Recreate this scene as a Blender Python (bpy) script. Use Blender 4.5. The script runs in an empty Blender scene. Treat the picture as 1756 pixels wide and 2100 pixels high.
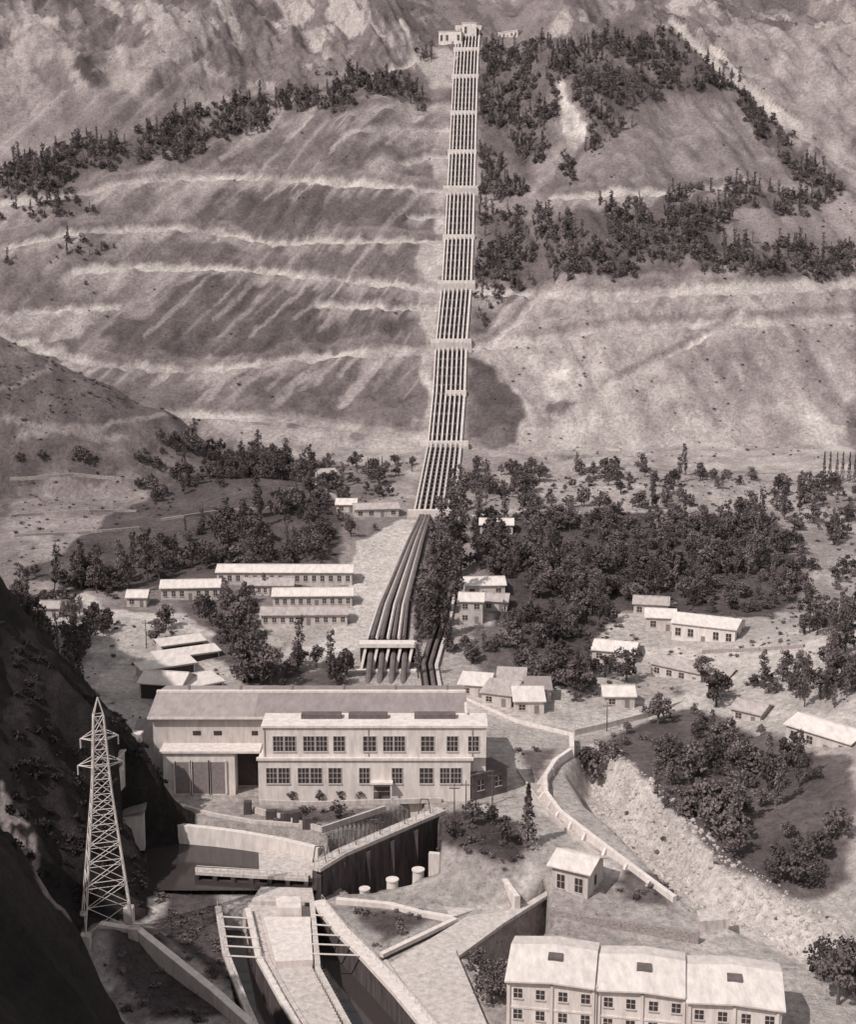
import bpy, math, random
import numpy as np
random.seed(7); rng=np.random.default_rng(7)
scene=bpy.context.scene
# ------------------------------------------------------------------ camera / image pixel rays
CAMZ=110.0; PITCH=math.radians(10.6); F=2885.0; PW=1756.0; PH=2100.0
cP,sP=math.cos(PITCH),math.sin(PITCH)
def ray(u,v):
    a=(u-PW/2)/F; b=(PH/2-v)/F
    return (a, cP+b*sP, -sP+b*cP)
# ------------------------------------------------------------------ noise
_tab=rng.random((256,256))
def vn(x,y,s=0):
    x=np.asarray(x,float)+s*17.31; y=np.asarray(y,float)+s*9.77
    xi=np.floor(x).astype(np.int64); yi=np.floor(y).astype(np.int64)
    fx=x-xi; fy=y-yi; fx=fx*fx*(3-2*fx); fy=fy*fy*(3-2*fy)
    a=_tab[xi&255,yi&255]; b=_tab[(xi+1)&255,yi&255]; c=_tab[xi&255,(yi+1)&255]; d=_tab[(xi+1)&255,(yi+1)&255]
    return (a*(1-fx)+b*fx)*(1-fy)+(c*(1-fx)+d*fx)*fy
def fbm(x,y,o=4,s=0):
    t=0; w=.5; n=0
    for i in range(o):
        t=t+w*vn(np.asarray(x)*2**i,np.asarray(y)*2**i,s+i*3); n+=w; w*=.5
    return t/n
def ridged(x,y,o=4,s=0,gain=.5):
    t=0; w=.5; n=0
    for i in range(o):
        t=t+w*(1-np.abs(2*vn(np.asarray(x)*2**i,np.asarray(y)*2**i,s+i*3)-1)); n+=w; w*=gain
    return t/n
def sm(x,a,b):
    t=np.clip((np.asarray(x,float)-a)/(b-a),0,1); return t*t*(3-2*t)
# ------------------------------------------------------------------ terrain
PY=[-400,-150,0,60,120,172,241,247,254,300,360,375,490,600,900,950,1100,1400,2600]
PZ=[100,70,52,34,12,-6,-5.5,-5,-.5,0,1,4,16.5,26,227,256,345,560,1300]
XPY=[385,490,600,698,931,1000]; XPX=[-15,2.0,6.9,14,25.5,29]
def left_hill(x,y):
    xe=np.interp(y,[100,185,217,240,262,280,300,340,400,480],[-60,-62,-56,-48,-45,-55,-68,-100,-150,-200])
    d=xe-x+6*(fbm(x/14,y/14,4,5)-.5)*2
    d=np.clip(d,0,None)
    cap=np.interp(y,[120,170,215,250,300,420],[20,40,80,120,120,60])  # unseen upper rise is added height, set to block sun from the cliff
    h1=np.minimum(1.3*d,cap+14*(fbm(x/30,y/30,3,8)-.5))*(1-sm(y,325,405))
    xe2=np.interp(y,[100,150,165,185,198,215,240],[-20,-24,-29,-43,-62,-90,-120])
    d2=np.clip(xe2-x+4*(fbm(x/9,y/9,4,6)-.5)*2,0,None)
    h2=np.minimum(1.6*d2,60)*(1-sm(y,215,250))
    r=np.maximum(h1,h2)
    return r+sm(r,1,8)*6*(ridged(x/13,y/13,6,61,.6)-.55)
def Hbase(x,y):
    x=np.asarray(x,float); y=np.asarray(y,float)
    p=np.interp(y,PY,PZ)
    p=p+sm(x,16,24)*np.clip(np.interp(y,[190,222,258],[-6,-5.5,0])-p,0,None)
    p=p+5.2*np.exp(-(((x+52.5)/8)**2+((y-217)/7)**2))
    xp=np.interp(y,XPY,XPX)
    ax=np.abs(x-xp)
    c=sm(ax,9,70)
    m=sm(y,600,720)
    und=32*(fbm(x/150,y/420,3,1)-.5)*2
    al=(-40*x-65*y)/76.; q=(65*x-40*y)/76.
    gl=(ridged(q/26,al/190,5,2,.62)-.5)*-10*sm(xp-x,0,25)
    gr=(ridged((x+.25*y)/30,y/130,5,3,.62)-.5)*-8*sm(x-xp,0,25)
    p=p+m*(c*und)+sm(y,600,660)*sm(ax,9,25)*(gl+gr)
    top=sm(y,890,1060)*sm(ax,15,60)
    p=p+top*46*(fbm(x/90,y/90,5,4)-.5)*2
    rk=sm(y,800,900)*sm(ax,20,60)
    p=p+rk*(28*(ridged((x+.5*y)/46,(y-.4*x)/80,6,15,.6)-.55)+13*(ridged((x+.4*y)/17,(y-.4*x)/30,5,16,.65)-.5))
    p=p+sm(ax,9,20)*sm(y,590,640)*3.0*(fbm(x/8,y/8,5,9)-.5)
    vm=sm(y,395,430)*sm(ax,9,25)
    p=p+vm*7*(fbm(x/30,y/30,4,11)-.5)
    p=p+vm*sm(620-y,0,60)*5*(fbm(x/60,y/45,3,17)-.4)
    rz=np.interp(x,[-400,-260,-172,-130,-100,-76,-60],[140,102,76,56,41,22,0])
    yc=565.
    prof=np.where(y<yc,1-sm(yc-y,0,75),1-sm(y-yc,0,45))
    sp=rz*prof+ (fbm(x/12,y/12,5,12)-.5)*5*(prof>0)
    p=np.maximum(p,np.where(prof>0.02,sp,-99))
    rb=sm(x,52,120)*16*sm(400-y,0,60)*sm(y,215,262)
    p=p+rb+sm(x,62,75)*2.5*(fbm(x/10,y/10,3,14)-.5)*sm(400-y,0,60)
    p=p+7*np.exp(-(((x-9)/12)**2+((y-246)/9)**2))
    p=p+left_hill(x,y)
    return p
def unproject(u,v,z=None):
    d=ray(u,v)
    if z is not None:
        t=(z-CAMZ)/d[2]; return (d[0]*t,d[1]*t,z)
    t=np.linspace(150,1500,5000)
    x=d[0]*t; y=d[1]*t; zz=CAMZ+d[2]*t
    h=Hbase(x,y); k=np.nonzero(zz<h)[0]
    i=k[0] if len(k) else len(t)-1
    return (float(x[i]),float(y[i]),float(h[i]))
def wp(pts,z=None): return np.array([unproject(u,v,z)[:2] for u,v in pts])
def pip(x,y,poly):
    ins=np.zeros(x.shape,bool); n=len(poly); j=n-1
    for i in range(n):
        xi,yi=poly[i]; xj,yj=poly[j]
        if yi!=yj:
            cnd=((yi>y)!=(yj>y))&(x<(xj-xi)*(y-yi)/(yj-yi)+xi); ins^=cnd
        j=i
    return ins
def pldist(x,y,pl,closed=False):
    d=np.full(x.shape,1e9); n=len(pl)
    for i in range(n if closed else n-1):
        a=pl[i]; b=pl[(i+1)%n]; ab=b-a; L=ab@ab+1e-9
        t=np.clip(((x-a[0])*ab[0]+(y-a[1])*ab[1])/L,0,1)
        d=np.minimum(d,np.hypot(x-a[0]-t*ab[0],y-a[1]-t*ab[1]))
    return d
CARVE=[ # (polygon, level of polygon, floor z)
 ([(250,1735),(330,1728),(400,1715),(540,1732),(655,1750),(645,1818),(390,1818),(250,1800)],-4,-7.5),
 ([(672,1782),(860,1708),(905,1760),(905,1850),(720,1860),(690,1840)],-8,-12),
 ([(455,1862),(505,1866),(535,1960),(625,2100),(650,2160),(500,2160),(465,1960)],-5.5,-10.5),
 ([(657,1852),(715,1930),(800,2020),(905,2160),(735,2160),(655,1990),(645,1880)],-5.5,-10.5),
 ([(940,1955),(1122,1830),(1140,1900),(1010,1985)],-5.5,-12),
]
CARVE=[(wp(p,l),z) for p,l,z in CARVE]
BED=wp([(1190,1560),(1260,1570),(1330,1640),(1480,1790),(1640,1860),(1800,1960),(1900,2100),(1650,1960),(1480,1880),(1390,1840),(1290,1760),(1190,1680),(1150,1610)],-3)
ROADS=[([(0,415),(180,392),(230,372),(360,362),(500,358),(700,370),(880,385),(925,390)],5),
 ([(180,470),(400,462),(560,495),(700,490),(870,488),(915,490)],4),
 ([(150,552),(270,545),(400,545),(560,552),(700,567),(800,580),(900,592)],5),
 ([(650,620),(760,625),(890,632)],3.5),
 ([(0,690),(70,705),(160,735),(250,745),(380,755),(480,748),(600,732),(700,720),(900,714)],6),
 ([(340,842),(480,848),(600,855),(700,868),(760,876),(870,892),(885,912)],7),
 ([(975,592),(1100,598),(1250,600),(1450,590),(1756,578)],7),
 ([(1000,705),(1120,690),(1250,668),(1400,660),(1600,655),(1756,640)],5),
 ([(955,716),(1000,700),(1060,660),(1100,600)],4),
 ([(950,915),(1060,925),(1150,940),(1300,930)],5),
 ([(1130,400),(1250,392),(1400,388),(1520,372)],6),
 ([(1240,790),(1300,760),(1420,700),(1520,640)],3),
 ([(0,505),(120,480),(180,470)],4),([(0,640),(120,632),(240,628)],4),
 ([(720,262),(800,258),(860,262),(930,262)],5),([(700,232),(780,215),(860,212),(930,212)],6),([(820,330),(870,320),(925,318)],4),([(840,440),(915,440)],4),
 ([(820,40),(838,80),(848,120),(820,135),(770,145)],4),([(1380,40),(1480,140),(1600,240),(1756,352)],7),([(1460,90),(1560,190),(1660,270)],5)]
ROADW=[]
for pts,w in ROADS:
    P=[]
    for (u0,v0),(u1,v1) in zip(pts[:-1],pts[1:]):
        n=max(1,int(abs(u1-u0)/26)); P+=[unproject(u0+(u1-u0)*i/n,v0+(v1-v0)*i/n) for i in range(n)]
    P.append(unproject(*pts[-1]))
    ROADW.append((np.array([p[:2] for p in P]),w*.66))
def near_pts(x,y,pl,r):
    x0,y0=pl.min(0)-r; x1,y1=pl.max(0)+r
    return np.nonzero((x>x0)&(x<x1)&(y>y0)&(y<y1))[0]
def Hfin(x,y):
    x=np.asarray(x,float); y=np.asarray(y,float)
    h=Hbase(x,y)
    for poly,z in CARVE:
        k=near_pts(x,y,poly,2)
        if len(k)==0: continue
        ins=pip(x[k],y[k],poly); d=pldist(x[k],y[k],poly,True)
        w=np.where(ins,sm(d,0,.8),0); h[k]=h[k]*(1-w)+np.minimum(h[k],z)*w
    k=near_pts(x,y,BED,0)
    if len(k):
        ins=pip(x[k],y[k],BED); d=pldist(x[k],y[k],BED,True)
        w=np.where(ins,sm(d,0,5),0); h[k]=h[k]*(1-w)+w*(-7.5+2.2*(fbm(x[k]/5,y[k]/5,5,21)-.4))
    for pl,w in ROADW:
        k=near_pts(x,y,pl,9)
        if len(k)==0: continue
        d=pldist(x[k],y[k],pl)
        h[k]=h[k]-1.9*(1-sm(d,w*.45,w*1.1))
    return h
def gz(x,y): return float(Hfin(np.array([x]),np.array([y]))[0])
# ------------------------------------------------------------------ colours & materials
TD=(1.19,.93,.93); TL=(1.10,.965,.905)
def sep(g):
    t=min(1,max(0,g/.5))
    return tuple(min(g*(a*(1-t)+b*t),.95) for a,b in zip(TD,TL))+(1,)
def new_mat(name):
    m=bpy.data.materials.new(name); m.use_nodes=True; nt=m.node_tree
    b=nt.nodes['Principled BSDF']; b.inputs['Roughness'].default_value=.92
    b.inputs['Specular IOR Level'].default_value=.15
    return m,nt,b
def mat(name,g,amt=.35,scale=.6,rough=.92,bump=.0,stretch=None,random_obj=0):
    m,nt,b=new_mat(name); N=nt.nodes; L=nt.links
    geo=N.new('ShaderNodeNewGeometry'); mp=N.new('ShaderNodeMapping')
    L.new(geo.outputs['Position'],mp.inputs['Vector'])
    if stretch: mp.inputs['Scale'].default_value=stretch
    n=N.new('ShaderNodeTexNoise'); n.inputs['Scale'].default_value=scale; n.inputs['Detail'].default_value=8; n.inputs['Roughness'].default_value=.72
    L.new(mp.outputs[0],n.inputs['Vector'])
    mr=N.new('ShaderNodeMapRange'); mr.inputs[1].default_value=.3; mr.inputs[2].default_value=.7
    mr.inputs[3].default_value=1-amt; mr.inputs[4].default_value=1+amt*.45
    L.new(n.outputs['Fac'],mr.inputs[0])
    mx=N.new('ShaderNodeMix'); mx.data_type='RGBA'; mx.blend_type='MULTIPLY'; mx.inputs[0].default_value=1
    mx.inputs[6].default_value=sep(g); 
    out=mr.outputs[0]
    if random_obj:
        oi=N.new('ShaderNodeObjectInfo'); r2=N.new('ShaderNodeMapRange'); r2.inputs[3].default_value=1-random_obj; r2.inputs[4].default_value=1+random_obj
        L.new(oi.outputs['Random'],r2.inputs[0]); mm=N.new('ShaderNodeMath'); mm.operation='MULTIPLY'
        L.new(out,mm.inputs[0]); L.new(r2.outputs[0],mm.inputs[1]); out=mm.outputs[0]
    L.new(out,mx.inputs[7]); L.new(mx.outputs[2],b.inputs['Base Color'])
    b.inputs['Roughness'].default_value=rough
    if bump:
        bp=N.new('ShaderNodeBump'); bp.inputs['Distance'].default_value=bump; L.new(n.outputs['Fac'],bp.inputs['Height']); L.new(bp.outputs[0],b.inputs['Normal'])
    return m
M={}
M['plaster']=mat('plaster_wall',.48,.35,.9,stretch=(1,1,.25))
M['white']=mat('whitewash',.60,.30,.9,stretch=(1,1,.25))
M['conc']=mat('concrete',.48,.42,1.1,stretch=(1,1,.3),bump=.08)
M['concd']=mat('stained_shaded_concrete',.08,.7,.9,stretch=(1,1,.15),bump=.1)  # streaky stain, with the shade of walls and channels put into the colour
M['roofl']=mat('light_sheet_roof',.57,.28,.8,stretch=(1,.35,1))
M['roofg']=mat('grey_sheet_roof',.24,.3,.6,stretch=(1,.35,1))
M['roofm']=mat('weathered_sheet_roof',.36,.4,.9,stretch=(1,.35,1))
M['roofd']=mat('dark_roof',.12,.4,.6)
M['glass']=mat('window_glass',.05,.4,2,rough=.3)
M['frame']=mat('window_frame',.45,.1,2)
M['door']=mat('door_panel',.20,.3,1.2)
M['pipe']=mat('steel_pipe',.46,.4,.3,rough=.6)
M['piped']=mat('dark_steel_pipe',.13,.4,.3,rough=.6)
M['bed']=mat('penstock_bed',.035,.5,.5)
M['steel']=mat('galvanised_steel',.52,.2,2,rough=.6)
M['bark']=mat('bark',.10,.3,3)
M['leaf']=mat('foliage',.125,.6,.5,random_obj=.45)
M['leaff']=mat('hazy_far_foliage',.13,.55,.25,random_obj=.45)  # distance haze put into the colour as a lighter leaf tone
M['leafs']=mat('shrub_foliage',.14,.4,.5,random_obj=.4)
M['leafd']=mat('gorge_scrub',.035,.4,.5,random_obj=.4)  # shrub foliage darkened, putting the hill's shade into its colour
M['stone']=mat('stone_masonry',.33,.6,2.2,bump=.3)
mw,nt,b=new_mat('river_water'); b.inputs['Base Color'].default_value=sep(.04); b.inputs['Roughness'].default_value=.12; b.inputs['Specular IOR Level'].default_value=.5
nz=nt.nodes.new('ShaderNodeTexNoise'); nz.inputs['Scale'].default_value=60; bp=nt.nodes.new('ShaderNodeBump'); bp.inputs['Strength'].default_value=.15
nt.links.new(nz.outputs['Fac'],bp.inputs['Height']); nt.links.new(bp.outputs[0],b.inputs['Normal']); M['water']=mw
# ground
mg,nt,b=new_mat('terrain_soil'); N=nt.nodes; L=nt.links
at=N.new('ShaderNodeAttribute'); at.attribute_name='alb'
geo=N.new('ShaderNodeNewGeometry')
def nse(scale,det,lo,hi,a,bv):
    n=N.new('ShaderNodeTexNoise'); n.inputs['Scale'].default_value=scale; n.inputs['Detail'].default_value=det; n.inputs['Roughness'].default_value=.78
    L.new(geo.outputs['Position'],n.inputs['Vector'])
    r=N.new('ShaderNodeMapRange'); r.inputs[1].default_value=lo; r.inputs[2].default_value=hi; r.inputs[3].default_value=a; r.inputs[4].default_value=bv
    L.new(n.outputs['Fac'],r.inputs[0]); return n,r
n1,r1=nse(.05,8,.3,.7,.76,1.24)
n2,r2=nse(.6,8,.35,.65,.64,1.30)
n3,r3=nse(1.1,5,.36,.44,.58,1.0)
m1=N.new('ShaderNodeMath'); m1.operation='MULTIPLY'; L.new(r1.outputs[0],m1.inputs[0]); L.new(r2.outputs[0],m1.inputs[1])
m2=N.new('ShaderNodeMath'); m2.operation='MULTIPLY'; L.new(m1.outputs[0],m2.inputs[0]); L.new(r3.outputs[0],m2.inputs[1])
mx=N.new('ShaderNodeMix'); mx.data_type='RGBA'; mx.blend_type='MULTIPLY'; mx.inputs[0].default_value=1
L.new(at.outputs['Color'],mx.inputs[6]); L.new(m2.outputs[0],mx.inputs[7]); L.new(mx.outputs[2],b.inputs['Base Color'])
bp=N.new('ShaderNodeBump'); bp.inputs['Distance'].default_value=1.8; bp.inputs['Strength'].default_value=.85
L.new(n2.outputs['Fac'],bp.inputs['Height']); L.new(bp.outputs[0],b.inputs['Normal'])
# ------------------------------------------------------------------ mesh builder
class MB:
    def __init__(s): s.v=[]; s.f=[]; s.m=[]
    def poly(s,pts,mi=0):
        k=len(s.v); s.v+= [tuple(p) for p in pts]; s.f.append(tuple(range(k,k+len(pts)))); s.m.append(mi)
    def hexa(s,p,mi=0):
        k=len(s.v); s.v+=[tuple(q) for q in p]
        for f in [(3,2,1,0),(4,5,6,7),(0,1,5,4),(1,2,6,5),(2,3,7,6),(3,0,4,7)]:
            s.f.append(tuple(k+i for i in f)); s.m.append(mi)
    def box(s,o,e1,e2,a,b,c,mi=0,w=0):
        o=np.array(o,float); A=np.array([e1[0],e1[1],0])*a; B=np.array([e2[0],e2[1],0])*b; C=np.array([0,0,c])
        s.hexa([o,o+A,o+A+B,o+B,o+C,o+A+C,o+A+B+C,o+B+C],mi)
    def prism(s,pts,z0,z1,mi=0):
        n=len(pts); k=len(s.v); s.v+=[(p[0],p[1],z0) for p in pts]+[(p[0],p[1],z1) for p in pts]
        s.f.append(tuple(k+i for i in reversed(range(n)))); s.m.append(mi)
        s.f.append(tuple(k+n+i for i in range(n))); s.m.append(mi)
        for i in range(n):
            j=(i+1)%n; s.f.append((k+i,k+j,k+n+j,k+n+i)); s.m.append(mi)
    def cyl(s,p0,p1,r0,r1=None,n=6,mi=0):
        r1=r0 if r1 is None else r1
        p0=np.array(p0,float); p1=np.array(p1,float); d=p1-p0; d/=np.linalg.norm(d)+1e-9
        a=np.cross(d,[0,0,1] if abs(d[2])<.9 else [1,0,0]); a/=np.linalg.norm(a); c=np.cross(d,a); k=len(s.v)
        for P,r in((p0,r0),(p1,r1)):
            for i in range(n):
                t=2*math.pi*i/n; s.v.append(tuple(P+a*r*math.cos(t)+c*r*math.sin(t)))
        for i in range(n):
            j=(i+1)%n; s.f.append((k+i,k+j,k+n+j,k+n+i)); s.m.append(mi)
        s.f.append(tuple(k+i for i in range(n))); s.m.append(mi); s.f.append(tuple(k+n+i for i in reversed(range(n)))); s.m.append(mi)
    def obj(s,name,mats,parent=None,link=True,smooth=False):
        me=bpy.data.meshes.new(name); me.from_pydata(s.v,[],s.f); 
        for m in (mats if isinstance(mats,list) else [mats]): me.materials.append(m)
        me.polygons.foreach_set('material_index',s.m)
        import bmesh
        if len(s.f)<30000:
            bm=bmesh.new(); bm.from_mesh(me); bmesh.ops.recalc_face_normals(bm,faces=bm.faces); bm.to_mesh(me); bm.free()
        if smooth: me.polygons.foreach_set('use_smooth',[True]*len(me.polygons))
        me.update()
        o=bpy.data.objects.new(name,me)
        if link: scene.collection.objects.link(o)
        if parent: o.parent=parent
        return o
def empty(name):
    o=bpy.data.objects.new(name,None); scene.collection.objects.link(o); return o
# (outline, spacing, patchiness threshold)
FM=[([(0,340),(100,312),(250,288),(330,245),(430,218),(560,195),(680,182),(760,158),(850,175),(870,222),(700,232),(640,230),(560,250),(500,285),(430,300),(330,342),(250,346),(150,380),(60,402),(0,410)],2.3,.33),
([(0,432),(180,412),(195,450),(0,468)],3,.38),([(60,490),(240,490),(230,520),(90,540)],3.6,.38),([(120,560),(190,560),(170,620),(130,630)],5,.4),([(0,520),(120,500),(110,540),(0,560)],4.5,.4),
([(985,85),(1150,95),(1250,78),(1430,82),(1500,150),(1525,190),(1430,192),(1330,212),(1240,272),(1215,255),(1180,220),(1168,168),(1138,165),(1150,300),(1100,330),(1090,395),(985,395),(980,250),(985,130)],2.6,.41),
([(1215,262),(1300,255),(1180,345),(1150,390),(1160,330)],3.2,.38),
([(1430,82),(1500,130),(1560,220),(1650,290),(1720,370),(1730,400),(1690,410),(1640,372),(1560,290),(1510,200)],2.6,.38),
([(968,420),(1040,428),(1120,440),(1180,420),(1300,405),(1400,392),(1540,370),(1600,400),(1700,395),(1680,430),(1600,440),(1500,445),(1480,500),(1756,505),(1756,562),(1640,572),(1400,578),(1200,572),(1000,588),(970,565)],2.4,.38),
([(975,592),(1040,600),(1010,670),(960,690)],3.6,.4),([(850,85),(900,80),(900,110),(860,125)],3.6,.4),([(620,160),(700,150),(690,175)],4,.4)]
VM=[([(975,1065),(1050,1070),(1150,1055),(1350,1062),(1560,1070),(1640,1150),(1662,1190),(1600,1262),(1400,1258),(1280,1250),(1230,1330),(1330,1320),(1300,1375),(1200,1445),(1130,1415),(1080,1400),(1010,1340),(1040,1280),(1045,1190),(960,1190)],3.8,.35),
([(1000,965),(1756,985),(1756,1200),(1650,1170),(1560,1070),(1100,1060)],6.4,.38),
([(945,960),(1100,975),(1100,1010),(960,1050)],5,.35),
([(300,1015),(560,945),(640,960),(720,985),(740,1030),(715,1095),(700,1165),(440,1180),(170,1222),(30,1185),(200,1150),(330,1115),(560,1045),(570,1010)],3.9,.34),
([(0,935),(280,945),(480,935),(600,960),(560,990),(300,985),(0,965)],4.0,.34),([(280,985),(340,990),(330,1030),(290,1030)],4,.3),
([(560,960),(860,945),(850,1010),(760,1030),(700,1000)],5.6,.4),([(740,1060),(800,1065),(720,1150),(700,1180)],6,.4),
([(0,1180),(260,1190),(250,1225),(0,1250)],4.2,.35),([(60,1250),(180,1250),(170,1330),(120,1350)],5.5,.35),
([(385,1222),(530,1205),(535,1290),(590,1370),(500,1425),(470,1330)],3.8,.33),([(600,1375),(690,1350),(725,1400),(640,1424),(560,1420)],3.9,.33),([(610,1262),(680,1262),(680,1300),(620,1300)],5,.3),
([(1540,1370),(1600,1360),(1756,1345),(1756,1460),(1540,1462)],4.4,.35),([(1660,1230),(1756,1240),(1756,1345),(1650,1320)],4.8,.35),([(1680,1160),(1756,1160),(1756,1220),(1700,1210)],5,.35),
([(1410,1420),(1500,1430),(1500,1470),(1620,1500),(1756,1560),(1756,1800),(1640,1850),(1480,1780),(1340,1640),(1300,1560),(1400,1520)],3.8,.34),([(1190,1560),(1350,1470),(1400,1520),(1300,1560),(1250,1575)],4.2,.35),
([(900,1330),(950,1300),(960,1360),(905,1365)],4.5,.3),([(960,1310),(1030,1320),(1010,1370),(960,1380)],5,.3),([(1130,1400),(1230,1390),(1240,1440),(1150,1450)],5,.3),
([(720,1350),(740,1380),(730,1425),(700,1420)],4.5,.3),([(850,1330),(870,1330),(865,1400),(840,1400)],4,.3)]
# ------------------------------------------------------------------ ground sheet
ys=np.concatenate([np.arange(-150,150,6),np.arange(150,460,.8),np.arange(460,1010,1.3),np.arange(1010,1300,5),np.arange(1300,2500,25)])
nc=680; s_=np.linspace(-1,1,nc); sx=.5*s_+.5*s_**3
Wd=.75*np.maximum(ys,200)+90
X=(Wd[:,None]*sx[None,:]).ravel(); Y=np.repeat(ys,nc); 
Z=Hfin(X,Y)
nr=len(ys)
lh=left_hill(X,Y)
xpX=np.interp(Y,XPY,XPX)
g=np.where(X<xpX,.20,.22)
g=np.where(Y<395,.46,g); g=np.where((Y>=395)&(Y<600),.26,g)
n_big=fbm(X/40,Y/40,4,31); n_sm=fbm(X/6,Y/6,5,32); n_mid=fbm(X/16,Y/16,4,37)
px_=X+5*(fbm(X/12,Y/12,4,33)-.5)*2; py_=Y+7*(fbm(X/12,Y/12,4,34)-.5)*2
pxs=X+1.4*(fbm(X/4,Y/4,3,35)-.5)*2; pys=Y+1.4*(fbm(X/4,Y/4,3,36)-.5)*2
g=g*(.65+.7*n_big)*(.7+.6*n_mid)
# rock outcrops high on the mountain
rr=ridged((X+.4*Y)/20,(Y-.4*X)/60,5,71,.6); kr=sm(Y,800,880)*sm(rr,.58,.70)*sm(n_big,.38,.52)
g=g*(1-kr)+.38*kr
rr2=ridged((X+.4*Y)/26,(Y-.4*X)/60,5,73,.65); kr=sm(Y,780,860)*sm(rr2,.60,.70)*.7
g=g*(1-kr)+.09*kr
def paint(pts,val,z=None,soft=2.5,fine=False,amt=1.0):
    poly=wp(pts,z); a,bq=(pxs,pys) if fine else (px_,py_)
    k=near_pts(X,Y,poly,25)
    if len(k)==0: return
    ins=pip(a[k],bq[k],poly); d=pldist(a[k],bq[k],poly,True)
    w=np.where(ins,sm(d,0,soft),0)*amt; vv=val*(.6+.8*n_sm[k])*(.7+.6*n_mid[k]); g[k]=g[k]*(1-w)+vv*w
paint([(310,60),(430,35),(440,90),(300,170),(230,190),(190,130)],.34,amt=.6)
paint([(0,60),(60,50),(200,70),(150,150),(60,200),(0,180)],.27,amt=.4)
paint([(150,130),(200,110),(205,190),(170,200)],.07)
paint([(520,375),(700,382),(905,400),(885,470),(700,482),(560,485),(450,455),(400,452),(440,400)],.115)
paint([(380,475),(560,505),(860,498),(850,560),(700,556),(400,536),(240,535),(260,500)],.14)
paint([(430,562),(690,580),(800,595),(855,640),(850,705),(700,708),(400,742),(170,722),(240,650),(330,575)],.11)
paint([(390,765),(680,730),(885,730),(880,800),(800,850),(600,840),(350,815)],.15)
paint([(500,280),(650,238),(900,255),(915,370),(700,360),(500,345),(230,350)],.15)
paint([(0,480),(250,480),(240,530),(180,545),(120,620),(0,620)],.16)
paint([(0,430),(400,400),(380,455),(180,462),(0,480)],.18)
paint([(0,645),(230,635),(160,700),(60,700),(0,690)],.30)
paint([(855,500),(915,490),(908,600),(897,710),(885,900),(860,890),(870,700),(850,640)],.42,soft=2)
paint([(880,250),(928,250),(920,390),(915,490),(880,480),(890,400)],.33,soft=2)
paint([(975,600),(1756,585),(1756,965),(1100,965),(1000,935),(965,700)],.38)
paint([(1080,610),(1756,590),(1756,650),(1250,665),(1000,700)],.27,amt=.5)
paint([(1250,700),(1756,670),(1756,800),(1400,900),(1250,850)],.29,amt=.5)
paint([(1100,760),(1180,740),(1200,840),(1130,850)],.5)
paint([(1130,820),(1200,830),(1170,870),(1120,860)],.16)
paint([(955,722),(1010,740),(1060,800),(1078,860),(1065,915),(950,912)],.13)
paint([(970,600),(1070,605),(1010,690),(960,700)],.15)
paint([(1140,165),(1168,170),(1180,225),(1215,260),(1180,315),(1150,290),(1150,230)],.45)
paint([(1095,330),(1150,320),(1140,380),(1090,400)],.34)
paint([(1160,388),(1300,262),(1420,208),(1510,200),(1600,300),(1640,370),(1540,368),(1400,383),(1250,386)],.21)
paint([(1450,95),(1756,0),(1756,340),(1560,200)],.31,amt=.7)
paint([(400,865),(885,905),(870,950),(560,945),(480,910)],.38)
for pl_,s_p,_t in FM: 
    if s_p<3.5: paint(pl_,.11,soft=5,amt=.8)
# spur
ksp=(Y>485)&(Y<600)&(X<np.interp(Y,[480,600],[-66,-84])); g=np.where(ksp,.14*(.5+1.0*n_sm)*(.6+.8*n_mid),g)
paint([(20,965),(300,985),(300,1110),(150,1150),(20,1165)],.25)
paint([(20,1060),(300,1050),(300,1110),(150,1150),(20,1165)],.36,amt=.6)
paint([(310,1012),(570,1012),(560,1045),(320,1105)],.15)
paint([(1000,965),(1756,970),(1756,1100),(1560,1060),(1100,1060)],.35)
paint([(1640,1100),(1756,1080),(1756,1260),(1660,1220)],.33)
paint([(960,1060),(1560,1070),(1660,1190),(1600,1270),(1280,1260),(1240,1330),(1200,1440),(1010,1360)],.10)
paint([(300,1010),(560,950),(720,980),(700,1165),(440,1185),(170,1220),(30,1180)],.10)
paint([(560,955),(860,945),(840,1030),(700,1060)],.2,amt=.8)
paint([(820,1064),(885,1064),(765,1312),(672,1312),(706,1240),(728,1110)],.7,fine=True,soft=1)
paint([(885,1064),(960,1064),(930,1320),(840,1320),(850,1180)],.10,fine=True)
paint([(860,1010),(880,920),(860,900),(840,960),(735,1050),(760,1060),(850,1060)],.33)
paint([(380,1200),(530,1200),(540,1290),(600,1370),(700,1350),(730,1420),(500,1425),(380,1260)],.14)
paint([(1200,1540),(1420,1400),(1500,1470),(1756,1560),(1756,1830),(1640,1850),(1480,1790),(1340,1650),(1300,1570)],.13)
paint([(950,1290),(1030,1280),(1080,1410),(1000,1400)],.18)
paint([(1290,1330),(1540,1300),(1650,1330),(1560,1350),(1500,1400),(1330,1390)],.56,fine=True)
paint([(1050,1535),(1160,1530),(1120,1590),(1100,1620)],.14,z=0,fine=True)
paint([(500,1655),(640,1650),(790,1655),(680,1690),(560,1680)],.13,z=0,fine=True)
paint([(860,1680),(940,1655),(1060,1680),(1095,1740),(1060,1800),(960,1760),(870,1740)],.10,fine=True)
paint([(695,1858),(930,1880),(785,1950)],.13,z=-6,fine=True)
paint([(1240,1790),(1370,1800),(1400,1870),(1260,1850)],.13,z=-4,fine=True)
paint([(200,1910),(330,1900),(520,2100),(260,2100)],.11,fine=True)
paint([(330,1830),(450,1820),(470,1900),(500,2060),(300,1930)],.09,z=-6,fine=True)
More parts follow.
